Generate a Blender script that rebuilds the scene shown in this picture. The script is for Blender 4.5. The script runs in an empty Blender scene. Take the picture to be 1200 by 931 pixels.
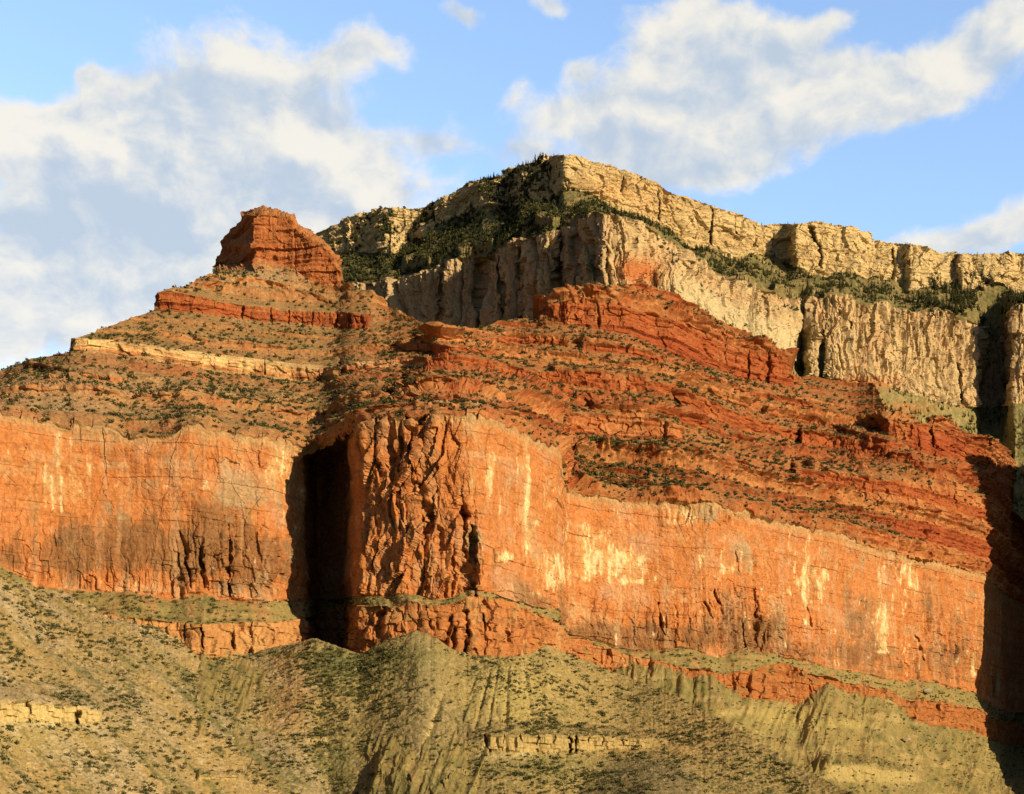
import bpy, math, random
import numpy as np
from mathutils import Vector

# ------------------------------------------------------------------ camera, sky, sun, exposure
scene = bpy.context.scene
F, CU, H = 1700.0, 600.0, 975.0          # focal length, optical axis column and horizon row of the photograph (1200 px wide)
cam_d = bpy.data.cameras.new("camera")
cam_d.sensor_fit = 'HORIZONTAL'; cam_d.sensor_width = 36.0
cam_d.lens = F / 1200.0 * 36.0
cam_d.shift_y = (H - 465.5) / 1200.0
cam_d.clip_start = 0.5; cam_d.clip_end = 60000.0
cam = bpy.data.objects.new("camera", cam_d)
cam.rotation_euler = (math.radians(90), 0, 0)
scene.collection.objects.link(cam); scene.camera = cam

SUN_AZ = math.radians(42.5)              # turned from straight right towards the viewer
SUN_EL = math.radians(18.0)
SUN = np.array([math.cos(SUN_AZ) * math.cos(SUN_EL), -math.sin(SUN_AZ) * math.cos(SUN_EL), math.sin(SUN_EL)])
sd = bpy.data.lights.new("sun", 'SUN'); sd.energy = 5.0; sd.angle = math.radians(0.5); sd.color = (1.0, 0.80, 0.50)
so = bpy.data.objects.new("sun", sd); so.rotation_euler = Vector(SUN).to_track_quat('Z', 'Y').to_euler()
so.location = (600, -400, 900)
scene.collection.objects.link(so)
scene.view_settings.view_transform = 'Standard'; scene.view_settings.look = 'None'
scene.view_settings.gamma = 1.0; scene.view_settings.use_curve_mapping = False
EXPOSURE = 0.28
scene.view_settings.exposure = EXPOSURE
scene.render.film_transparent = False
scene.cycles.max_bounces = 4; scene.cycles.diffuse_bounces = 1
SKY_STRENGTH = 0.05

# ------------------------------------------------------------------ sky with clouds (world)
def build_world():
    w = bpy.data.worlds.new("World"); scene.world = w; w.use_nodes = True
    nt = w.node_tree; nt.nodes.clear(); N = nt.nodes.new; LK = nt.links.new
    def val(x):
        return x
    def math_(op, a, b=None, c=None, clamp=False):
        n = N('ShaderNodeMath'); n.operation = op; n.use_clamp = clamp
        for i, x in enumerate((a, b, c)):
            if x is None: continue
            if isinstance(x, (int, float)): n.inputs[i].default_value = x
            else: LK(x, n.inputs[i])
        return n.outputs[0]
    def vec(op, a, b):
        n = N('ShaderNodeVectorMath'); n.operation = op
        for i, x in enumerate((a, b)):
            if isinstance(x, tuple): n.inputs[i].default_value = x
            else: LK(x, n.inputs[i])
        return n.outputs[0]
    def smooth(x, lo, hi):
        n = N('ShaderNodeMapRange'); n.interpolation_type = 'SMOOTHSTEP'
        LK(x, n.inputs[0]); n.inputs[1].default_value = lo; n.inputs[2].default_value = hi
        return n.outputs[0]
    def mixc(f, a, b):
        n = N('ShaderNodeMix'); n.data_type = 'RGBA'
        if isinstance(f, (int, float)): n.inputs[0].default_value = f
        else: LK(f, n.inputs[0])
        for i, x in ((6, a), (7, b)):
            if isinstance(x, tuple): n.inputs[i].default_value = (*x, 1)
            else: LK(x, n.inputs[i])
        return n.outputs[2]
    def noise(v, scale, detail, rough, dist=0.0):
        n = N('ShaderNodeTexNoise'); n.inputs['Scale'].default_value = scale; n.inputs['Detail'].default_value = detail
        n.inputs['Roughness'].default_value = rough; n.inputs['Distortion'].default_value = dist
        LK(v, n.inputs['Vector']); return n.outputs[0]
    sky = N('ShaderNodeTexSky'); sky.sky_type = 'NISHITA'; sky.sun_disc = False
    sky.sun_elevation = SUN_EL
    sky.sun_rotation = math.atan2(SUN[0], SUN[1])
    sky.air_density = 1.0; sky.dust_density = 0.3; sky.ozone_density = 1.4
    tc = N('ShaderNodeTexCoord'); d = tc.outputs['Generated']
    sx = N('ShaderNodeSeparateXYZ'); LK(d, sx.inputs[0])
    az = math_('ARCTAN2', sx.outputs[0], sx.outputs[1])
    el = math_('ARCSINE', sx.outputs[2])
    cx = N('ShaderNodeCombineXYZ'); LK(az, cx.inputs[0]); LK(el, cx.inputs[1])
    P = cx.outputs[0]
    # slow warp so the cloud banks get ragged outlines
    wn = N('ShaderNodeTexNoise'); wn.inputs['Scale'].default_value = 12; wn.inputs['Detail'].default_value = 3; wn.inputs['Roughness'].default_value = .6
    LK(P, wn.inputs['Vector'])
    warp = vec('MULTIPLY', vec('SUBTRACT', wn.outputs['Color'], (.5, .5, .5)), (.035, .03, 0))
    Pw = vec('ADD', P, warp)
    sp = N('ShaderNodeSeparateXYZ'); LK(Pw, sp.inputs[0])
    wa, we = sp.outputs[0], sp.outputs[1]
    def ang(u, v):
        a = math.atan((u - CU) / F); e = math.atan((H - v) / F * math.cos(a)); return a, e
    def blob(u, v, ru, rv, wgt, rot=0):
        a, e = ang(u, v)
        dx = math_('SUBTRACT', wa, a); dy = math_('SUBTRACT', we, e)
        c, s = math.cos(math.radians(rot)), math.sin(math.radians(rot))
        rx = math_('ADD', math_('MULTIPLY', dx, c), math_('MULTIPLY', dy, s))
        ry = math_('SUBTRACT', math_('MULTIPLY', dy, c), math_('MULTIPLY', dx, s))
        q = math_('ADD', math_('POWER', math_('DIVIDE', rx, ru / F * .95), 2.0), math_('POWER', math_('DIVIDE', ry, rv / F * .9), 2.0))
        g = math_('EXPONENT', math_('MULTIPLY', q, -1.0))
        return math_('MULTIPLY', g, wgt)
    def total(blobs):
        t = None
        for b in blobs:
            x = blob(*b); t = x if t is None else math_('ADD', t, x)
        return t
    cover = total(CLOUDS)
    bright = total(CLOUD_LIT)
    dark = total(CLOUD_DIM)
    Ps = vec('MULTIPLY', Pw, (1.0, 1.35, 1.0))
    n1 = noise(Ps, 15, 8, .56)
    n2 = noise(vec('ADD', Ps, (.010, .013, 0)), 15, 8, .56)       # the same billows seen a little towards the sun
    n3 = noise(vec('ADD', Ps, (3.1, 1.7, 0)), 60, 6, .6)
    dens = math_('ADD', cover, math_('MULTIPLY', math_('SUBTRACT', n1, .5), 1.35))
    dens = math_('ADD', dens, math_('MULTIPLY', math_('SUBTRACT', n3, .5), .55))
    # clouds elsewhere round the sky, above the frame and behind the camera
    wide = noise(d, 2.2, 7, .55)
    infront = math_('MULTIPLY', smooth(sx.outputs[1], .55, .75), math_('SUBTRACT', 1.0, smooth(sx.outputs[2], .5, .62)))
    other = math_('MULTIPLY', math_('SUBTRACT', wide, .62), math_('MULTIPLY', math_('SUBTRACT', 1.0, infront), 3.0))
    dens = math_('ADD', math_('MULTIPLY', dens, infront), other)
    alpha = smooth(dens, .27, .78)
    thick = smooth(dens, .35, 1.25)
    lit = math_('MULTIPLY', math_('SUBTRACT', n1, n2), 2.6)
    lit = math_('ADD', math_('ADD', .58, lit), math_('SUBTRACT', bright, dark))
    lit = math_('SUBTRACT', lit, math_('MULTIPLY', thick, .22))
    lit = smooth(lit, .02, .86)
    K = 1.0 / SKY_STRENGTH / 2 ** EXPOSURE
    grey = tuple(c * K for c in (.53, .62, .73)); white = tuple(c * K for c in (.95, .90, .79))
    ccol = mixc(lit, grey, white)
    skyc = sky.outputs[0]
    # sky brightness added ahead of the camera only, kept dim elsewhere to deepen shadows
    gain = math_('ADD', 1.0, math_('MULTIPLY', infront, 3.3))
    gv = N('ShaderNodeVectorMath'); gv.operation = 'SCALE'; LK(skyc, gv.inputs[0]); LK(gain, gv.inputs['Scale']); skyc = mixc(infront, sky.outputs[0], vec('MULTIPLY', gv.outputs[0], SKY_TINT))
    # clouds laid over the sky
    col = mixc(math_('MULTIPLY', alpha, .93), skyc, ccol)
    bg = N('ShaderNodeBackground'); bg.inputs[1].default_value = SKY_STRENGTH; LK(col, bg.inputs[0])
    out = N('ShaderNodeOutputWorld'); LK(bg.outputs[0], out.inputs[0])
SKY_TINT = (1.28, 1.26, 1.30)
CLOUDS = [  # u, v, half width, half height, weight, rotation (degrees, anticlockwise)
    (270, 105, 150, 70, .85, 10), (440, 60, 70, 18, .55, 12), (60, 175, 100, 45, .95, 0), (200, 190, 150, 75, .9, 0),
    (400, 195, 90, 55, .95, -10), (300, 240, 190, 60, .75, 0), (90, 290, 190, 60, .75, 0), (40, 370, 150, 70, .9, 20),
    (230, 310, 90, 40, .7, 0), (520, 172, 60, 18, .5, -8), (610, 178, 50, 16, .45, -12), (595, 112, 28, 16, .4, 35),
    (685, 88, 22, 14, .6, 0), (645, 12, 30, 16, .75, -20), (540, 8, 34, 12, .75, -15),
    (800, 50, 70, 60, .85, 0), (890, 60, 90, 45, .75, -15), (820, 130, 140, 55, .85, 0), (980, 100, 110, 40, .9, -5), (1110, 95, 110, 35, .95, 8),
    (760, 180, 130, 45, .75, 0), (660, 135, 60, 22, .5, 5), (900, 190, 120, 22, .35, 8), (970, 22, 44, 16, .65, 10),
    (1178, 20, 60, 24, 1.0, 10), (1180, 265, 90, 35, .75, 25), (1080, 285, 90, 16, .55, 4), (900, 245, 80, 14, .22, 0), (105, 88, 20, 11, .75, 10),
    (545, 215, 50, 18, .4, 20)]
CLOUD_LIT = [(25, 165, 70, 35, .55), (285, 70, 60, 35, .35), (400, 190, 75, 25, .4, -8), (300, 165, 90, 20, .3), (260, 215, 90, 18, .25), (860, 155, 60, 18, .3),
    (1080, 95, 110, 30, .25), (800, 40, 60, 40, .2), (40, 390, 120, 50, .15)]
CLOUD_DIM = [(150, 250, 150, 45, .25), (250, 130, 110, 40, .2), (330, 190, 90, 14, .2), (780, 190, 120, 40, .2), (80, 350, 120, 25, .12), (560, 190, 80, 20, .1)]
build_world()

# ------------------------------------------------------------------ numeric noise
f32 = np.float32
def hsh(ix, iy, iz, seed=0):
    with np.errstate(over='ignore'):
        h = (ix.astype(np.uint32) * np.uint32(374761393) + iy.astype(np.uint32) * np.uint32(668265263) +
             iz.astype(np.uint32) * np.uint32(2147483647) + np.uint32(seed * 974711 + 12345))
        h = (h ^ (h >> np.uint32(13))) * np.uint32(1274126177)
        h = (h ^ (h >> np.uint32(16))) * np.uint32(2246822519)
        h ^= h >> np.uint32(15)
    return (h & np.uint32(0xFFFFFF)).astype(f32) / f32(16777216.0)
def vn(x, y, z, seed=0):
    """value noise in -1..1"""
    x, y, z = np.broadcast_arrays(np.asarray(x, f32), np.asarray(y, f32), np.asarray(z, f32))
    ix, iy, iz = np.floor(x), np.floor(y), np.floor(z)
    fx, fy, fz = x - ix, y - iy, z - iz
    ix, iy, iz = ix.astype(np.int32), iy.astype(np.int32), iz.astype(np.int32)
    fx = fx * fx * (3 - 2 * fx); fy = fy * fy * (3 - 2 * fy); fz = fz * fz * (3 - 2 * fz)
    r = 0
    for a in (0, 1):
        wx = fx if a else 1 - fx
        for b in (0, 1):
            wy = fy if b else 1 - fy
            for c in (0, 1):
                wz = fz if c else 1 - fz
                r = r + wx * wy * wz * hsh(ix + a, iy + b, iz + c, seed)
    return r * 2 - 1
def fbm(x, y, z, o=4, g=.5, seed=0):
    r, a, t = 0, 1.0, 0
    x, y, z = np.asarray(x, f32), np.asarray(y, f32), np.asarray(z, f32)
    for i in range(o):
        r = r + a * vn(x, y, z, seed + i * 7); t += a
        x, y, z = x * 2.03 + 11.3, y * 2.03 + 5.7, z * 2.03 + 3.1; a *= g
    return r / t
def ridge(x, y, z, o=3, g=.5, seed=0):
    """0..1, sharp creases at 0"""
    r, a, t = 0, 1.0, 0
    x, y, z = np.asarray(x, f32), np.asarray(y, f32), np.asarray(z, f32)
    for i in range(o):
        r = r + a * np.abs(vn(x, y, z, seed + i * 7)); t += a
        x, y, z = x * 2.1 + 1.3, y * 2.1 + 5.7, z * 2.1 + 3.1; a *= g
    return r / t
def blocks(s, z, w, h, seed=0, warp=.35):
    """random offset per jointed block, -1..1"""
    zz = z / h + warp * vn(s / (w * 3), z / (h * 3), 0, seed + 1)
    r = np.floor(zz)
    ss = s / w + hsh(r.astype(np.int32), r.astype(np.int32) * 0, r.astype(np.int32) * 0, seed) * 3 + warp * vn(s / (w * 2), z / (h * 2), 3, seed + 2)
    c = np.floor(ss)
    return hsh(c.astype(np.int32), r.astype(np.int32), (c * 0).astype(np.int32), seed + 3) * 2 - 1
def columns(s, z, w, zh, seed=0):
    """tall joint columns: rounded fronts, sharp clefts; -1..1"""
    ss = s / w + .45 * vn(s / (w * 4), z / zh, 1, seed) + .15 * vn(s / w, z / (zh * .3), 5, seed + 5)
    c = np.floor(ss); f = ss - c
    off = hsh(c.astype(np.int32), (c * 0).astype(np.int32), (c * 0).astype(np.int32), seed + 2) * 2 - 1
    prof = 1 - np.abs(f * 2 - 1) ** 4
    return off * .55 + (prof - .7) * .8
def facets(s, z, w, h, seed=0, tilt=1.0):
    """angular spalls: every jittered cell is a plane with its own tilt and offset"""
    s, z = np.broadcast_arrays(np.asarray(s, f32), np.asarray(z, f32)); a = s / w; b = z / h
    ia = np.floor(a).astype(np.int32); ib = np.floor(b).astype(np.int32); best = np.full(a.shape, 9e9, f32); out = np.zeros(a.shape, f32)
    for da in (-1, 0, 1):
        for db in (-1, 0, 1):
            ca, cb = ia + da, ib + db; o = ca * 0
            px = a - (ca + hsh(ca, cb, o, seed)); pz = b - (cb + hsh(ca, cb, o + 1, seed)); d = px * px + pz * pz
            v = (hsh(ca, cb, o + 2, seed) - .5) * 1.2 + tilt * ((hsh(ca, cb, o + 3, seed) - .5) * px * 2 + (hsh(ca, cb, o + 4, seed) - .5) * pz * 1.2)
            m = d < best; best = np.where(m, d, best); out = np.where(m, v, out)
    return out
def sst(x, a, b):
    t = np.clip((x - a) / (b - a + 1e-9), 0, 1); return t * t * (3 - 2 * t)
def ln(pts):
    p = np.array(pts, float); xs, ys = p[:, 0], p[:, 1]
    return lambda u: np.interp(u, xs, ys)
def gs(a, sig):
    k = int(sig * 3) + 1; x = np.arange(-k, k + 1); w = np.exp(-x * x / (2 * sig * sig)); w /= w.sum()
    return np.convolve(np.pad(a, k, mode='edge'), w, mode='valid')
def lerp(a, b, f): return a + (b - a) * f
def mixv(c, col, m):
    m = np.clip(m, 0, 1)[..., None]
    return c * (1 - m) + np.asarray(col, f32) * m

def tof(v): return (H - v) / F
def unproj(u, v, y):
    return np.stack([(u - CU) / F * y, y, tof(v) * y], -1)
def slope_to(y0, v0, v1, m):
    t0, t1 = tof(v0), tof(v1); return y0 * (t0 - m) / (t1 - m)

# ------------------------------------------------------------------ mesh helpers
def link(o): scene.collection.objects.link(o); return o
def grid_mesh(name, P, C, A, mat, smooth=False, smoothmask=None):
    """P rows x cols x 3, C colour, A mask colours -> one mesh object"""
    nr, nc = P.shape[:2]
    me = bpy.data.meshes.new(name)
    me.vertices.add(nr * nc); me.vertices.foreach_set('co', P.reshape(-1).astype(f32))
    r = np.arange(nr - 1)[:, None]; c = np.arange(nc - 1)[None, :]
    a = r * nc + c
    q = np.stack([a, a + nc, a + nc + 1, a + 1], -1).reshape(-1, 4)
    me.loops.add(q.size); me.polygons.add(len(q))
    me.loops.foreach_set('vertex_index', q.reshape(-1).astype(np.int32))
    me.polygons.foreach_set('loop_start', (np.arange(len(q)) * 4).astype(np.int32))
    me.update(calc_edges=True)
    me.polygons.foreach_set('use_smooth', np.full(len(q), smooth))
    for nm, arr in (('Col', C), ('Mask', A)):
        ca = me.color_attributes.new(nm, 'FLOAT_COLOR', 'POINT')
        full = np.ones((nr * nc, 4), f32); full[:, :3] = arr.reshape(-1, 3)
        ca.data.foreach_set('color', full.reshape(-1))
    me.materials.append(mat)
    return link(bpy.data.objects.new(name, me))
def tri_mesh(name, V, T, mat, col=None):
    me = bpy.data.meshes.new(name)
    me.vertices.add(len(V)); me.vertices.foreach_set('co', np.asarray(V, f32).reshape(-1))
    T = np.asarray(T, np.int32)
    me.loops.add(T.size); me.polygons.add(len(T))
    me.loops.foreach_set('vertex_index', T.reshape(-1))
    me.polygons.foreach_set('loop_start', (np.arange(len(T)) * T.shape[1]).astype(np.int32))
    me.update(calc_edges=True)
    if col is not None:
        ca = me.color_attributes.new('Col', 'FLOAT_COLOR', 'POINT')
        full = np.ones((len(V), 4), f32); full[:, :3] = col
        ca.data.foreach_set('color', full.reshape(-1))
    me.materials.append(mat)
    return me
def structure(o, label, cat):
    o['kind'] = 'structure'; o['label'] = label; o['category'] = cat; return o

def rock_material(name, fine=1.0, bump=0.6):
    """vertex colour of the beds, broken up by procedural grain, pits and bump"""
    m = bpy.data.materials.new(name); m.use_nodes = True
    nt = m.node_tree; N = nt.nodes.new; LK = nt.links.new
    b = nt.nodes['Principled BSDF']; b.inputs['Roughness'].default_value = .95
    b.inputs['Specular IOR Level'].default_value = .08
    at = N('ShaderNodeAttribute'); at.attribute_name = 'Col'
    tc = N('ShaderNodeTexCoord')
    n1 = N('ShaderNodeTexNoise'); n1.inputs['Scale'].default_value = .35 * fine; n1.inputs['Detail'].default_value = 6; n1.inputs['Roughness'].default_value = .7
    LK(tc.outputs['Object'], n1.inputs['Vector'])
    r1 = N('ShaderNodeMapRange'); r1.inputs[1].default_value = .3; r1.inputs[2].default_value = .7; r1.inputs[3].default_value = .72; r1.inputs[4].default_value = 1.28
    LK(n1.outputs[0], r1.inputs[0])
    mu = N('ShaderNodeVectorMath'); mu.operation = 'SCALE'; LK(at.outputs[0], mu.inputs[0]); LK(r1.outputs[0], mu.inputs['Scale'])
    LK(mu.outputs[0], b.inputs['Base Color'])
    n2 = N('ShaderNodeTexNoise'); n2.inputs['Scale'].default_value = .5 * fine; n2.inputs['Detail'].default_value = 5; n2.inputs['Roughness'].default_value = .65
    LK(tc.outputs['Object'], n2.inputs['Vector'])
    bp = N('ShaderNodeBump'); bp.inputs['Strength'].default_value = bump; bp.inputs['Distance'].default_value = 1.2
    LK(n2.outputs[0], bp.inputs['Height']); LK(bp.outputs[0], b.inputs['Normal'])
    return m
def leaf_material(name, base, var=.35):
    m = bpy.data.materials.new(name); m.use_nodes = True
    nt = m.node_tree; N = nt.nodes.new; LK = nt.links.new
    b = nt.nodes['Principled BSDF']; b.inputs['Roughness'].default_value = .9; b.inputs['Specular IOR Level'].default_value = .1
    at = N('ShaderNodeAttribute'); at.attribute_name = 'Col'
    g = N('ShaderNodeNewGeometry')
    n = N('ShaderNodeTexNoise'); n.inputs['Scale'].default_value = .09; n.inputs['Detail'].default_value = 3
    LK(g.outputs['Position'], n.inputs['Vector'])
    r = N('ShaderNodeMapRange'); r.inputs[1].default_value = .3; r.inputs[2].default_value = .7; r.inputs[3].default_value = 1 - var; r.inputs[4].default_value = 1 + var
    LK(n.outputs[0], r.inputs[0])
    mu = N('ShaderNodeVectorMath'); mu.operation = 'SCALE'; LK(at.outputs[0], mu.inputs[0]); LK(r.outputs[0], mu.inputs['Scale'])
    LK(mu.outputs[0], b.inputs['Base Color'])
    return m
ROCK = rock_material("layered_rock", 1.0, .55)
SCREE = rock_material("scree_soil", 1.6, .7)
FOLIAGE = leaf_material("desert_foliage", None, .3)

def normals(P):
    du = np.gradient(P, axis=1); dv = np.gradient(P, axis=0)
    n = np.cross(du, dv)                       # columns run right, rows run down
    l = np.linalg.norm(n, axis=-1, keepdims=True)
    n = np.where(l > 1e-6, n / np.maximum(l, 1e-6), np.array([0, -1.0, 0]))
    flip = (n[..., 1] > 0) & (n[..., 2] < 0)
    n[flip] *= -1
    n = np.where((n[..., 1] * P[..., 1] + n[..., 0] * P[..., 0] + n[..., 2] * P[..., 2] > 0)[..., None], -n, n)
    return n
def blur2(a, k):
    """cheap box-ish blur of a rows x cols (x3) array"""
    for ax in (0, 1):
        p = np.pad(a, [(k, k) if i == ax else (0, 0) for i in range(a.ndim)], mode='edge')
        c = np.cumsum(p, axis=ax)
        z = np.zeros_like(np.take(c, [0], axis=ax)); c = np.concatenate([z, c], axis=ax)
        n = a.shape[ax]
        a = (np.take(c, np.arange(2 * k + 1, 2 * k + 1 + n), axis=ax) - np.take(c, np.arange(n), axis=ax)) / (2 * k + 1)
    return a
def make_columns(u0, u1, n, yfun):
    u = np.linspace(u0, u1, 8000); y = yfun(u)
    ds = np.sqrt(np.gradient(u) ** 2 + (np.gradient(y) * .55) ** 2) * np.where((u > -40) & (u < 1225), 1, .22)
    s = np.cumsum(ds); s = (s - s[0]) / (s[-1] - s[0])
    us = np.interp(np.linspace(0, 1, n), s, u)
    return us
def apply_bands(us, V, Y, bands):
    """pull each hard bed out into a vertical step with a flat bench above it"""
    for (u0, u1, top, bot, *opt) in bands:
        k_ = float(abs(top[0][0] * 7 + bot[0][1] * 3) % 97)
        ta = ln(top)(us) + 1.2 * fbm(us / 16, k_, 0, 2, .5, 201); ba = ln(bot)(us) + 1.1 * fbm(us / 18, k_, 3, 2, .5, 202)
        reach = opt[0] if opt else 1.0
        fd = opt[1] if len(opt) > 1 else 4
        for j in np.where((us >= u0) & (us <= u1))[0]:
            u = us[j]; v1, v2 = ta[j], ba[j]
            v = V[:, j]; fade = min(1, (u - u0) / fd + .8 / fd, (u1 - u) / fd + .8 / fd)
            if v2 - v1 < 1: continue
            va = v1 - reach * (v2 - v1)
            vr = np.interp(v, [va, v1, v2], [va, v2, v2])
            inside = (v > va) & (v < v2)
            iy = 1 / Y[:, j]
            mono = v + np.arange(len(v)) * 1e-7
            ny = 1 / np.interp(vr, mono, iy)
            Y[:, j] = np.where(inside, lerp(Y[:, j], ny, fade), Y[:, j])
    return Y
def patches(us, V, lst):
    m = np.zeros(V.shape, f32); U = us[None, :]
    for (u, v, ru, rv, w) in lst:
        m = m + w * np.exp(-((U - u) / ru) ** 2 - ((V - v) / rv) ** 2).astype(f32)
    return m
def cracks(us, V, lst):
    """extra depth: clefts and chimneys (u at top, u at bottom, v top, v bottom, half width, depth m)"""
    d = np.zeros(V.shape, f32); U = us[None, :]
    for (ua, ub, v1, v2, w, dep) in lst:
        f = np.clip((V - v1) / (v2 - v1), 0, 1)
        uc = ua + (ub - ua) * f + 1.2 * vn(V / 6, ua, 0, 5)
        ww = w * (.55 + .45 * np.sin(f * 3.14)) * (1 + .35 * vn(V / 9, ub, 1, 8))
        inside = sst(V, v1 - 2, v1 + 3) * (1 - sst(V, v2 - 3, v2 + 2))
        d += dep * inside * np.exp(-(np.abs(U - uc) / ww) ** 3)
    return d

EXPORT = {}     # surface samples kept for the plants and stones

# ------------------------------------------------------------------ 1. the red mountain (slopes, great cliff, lower ledges)
Yc = ln([(-150, 1110), (0, 1168), (60, 1190), (130, 1205), (240, 1215), (310, 1240), (352, 1280), (364, 1292), (374, 1292), (384, 1276), (404, 1240), (420, 1208), (430, 1196), (460, 1183), (510, 1172),
         (555, 1176), (590, 1195), (625, 1238), (654, 1284), (658, 1300), (663, 1425), (690, 1455), (740, 1480), (830, 1500), (900, 1560), (973, 1630), (1050, 1735),
         (1110, 1820), (1155, 1890), (1168, 1960), (1180, 2080), (1200, 2150), (1230, 2140), (1290, 2000), (1340, 1900), (1420, 1880)])
v_sil = ln([(-150, 490), (-60, 455), (0, 437), (20, 428), (33, 423), (83, 413), (85, 397), (110, 390), (143, 377), (180, 364), (183, 343), (200, 338), (227, 334), (247, 321), (253, 316), (260, 286),
            (272, 268), (283, 260), (287, 252), (298, 248), (310, 244), (325, 247), (343, 254), (346, 263), (360, 270), (372, 280), (383, 290), (392, 303), (398, 315), (400, 328), (430, 345), (457, 361), (497, 379),
            (533, 387), (557, 387), (587, 376), (633, 373), (640, 353), (667, 347), (693, 335), (720, 338), (750, 332), (777, 340), (800, 352), (843, 378), (900, 409), (923, 415), (929, 440), (980, 447), (1023, 451), (1030, 462),
            (1038, 487), (1073, 496), (1085, 497), (1090, 489), (1110, 489), (1118, 500), (1127, 509), (1167, 517), (1193, 543), (1210, 556), (1260, 540), (1330, 520), (1420, 500)])
v_T = ln([(-150, 300), (183, 365), (233, 368), (300, 377), (397, 385), (432, 386), (545, 393), (640, 386), (737, 393), (800, 421), (867, 444), (927, 454), (980, 470), (1040, 500), (1110, 535), (1200, 566), (1420, 560)])
v_W = ln([(-150, 412), (85, 412), (173, 422), (253, 437), (353, 447), (395, 447), (400, 438), (503, 436), (512, 428), (600, 445), (683, 457), (783, 464), (877, 508), (933, 518), (1043, 539), (1120, 575), (1200, 600), (1420, 600)])
v_Rt = ln([(-150, 478), (0, 486), (60, 494), (130, 500), (145, 512), (190, 513), (214, 501), (233, 496), (273, 510), (317, 514), (358, 524), (380, 521), (410, 505), (430, 495), (457, 490), (500, 487), (553, 487),
           (583, 492), (625, 513), (656, 527), (659, 555), (664, 575), (690, 580), (727, 588), (787, 586), (830, 589), (883, 603), (930, 617), (973, 621), (1013, 640), (1067, 653), (1107, 661), (1150, 672), (1168, 690), (1200, 712), (1300, 705), (1420, 690)])
v_Rb = ln([(-150, 650), (0, 664), (43, 687), (77, 692), (157, 694), (200, 705), (240, 694), (287, 707), (353, 707), (380, 704), (417, 700), (533, 700), (577, 693), (617, 708), (654, 722), (662, 742), (700, 752), (723, 758), (787, 762), (850, 768), (877, 762),
           (927, 771), (973, 784), (1027, 790), (1057, 801), (1093, 798), (1143, 814), (1168, 830), (1200, 840), (1420, 820)])
v_Mt = ln([(-150, 690), (0, 705), (187, 729), (233, 730), (290, 732), (355, 724), (380, 720), (393, 708), (447, 710), (520, 707), (557, 699), (593, 701), (620, 717), (654, 732), (683, 750), (720, 764), (727, 767), (790, 779), (830, 786), (857, 789), (893, 782), (920, 776),
           (947, 788), (967, 795), (1033, 808), (1067, 821), (1100, 821), (1143, 829), (1168, 845), (1420, 850)])
v_Mb = ln([(-150, 730), (0, 745), (187, 757), (247, 770), (353, 762), (380, 760), (420, 770), (490, 775), (547, 775), (593, 775), (633, 772), (683, 780), (723, 792), (760, 800), (860, 818), (900, 821), (953, 825), (1000, 828), (1040, 836), (1077, 845), (1117, 852), (1143, 858), (1168, 870), (1420, 880)])
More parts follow.
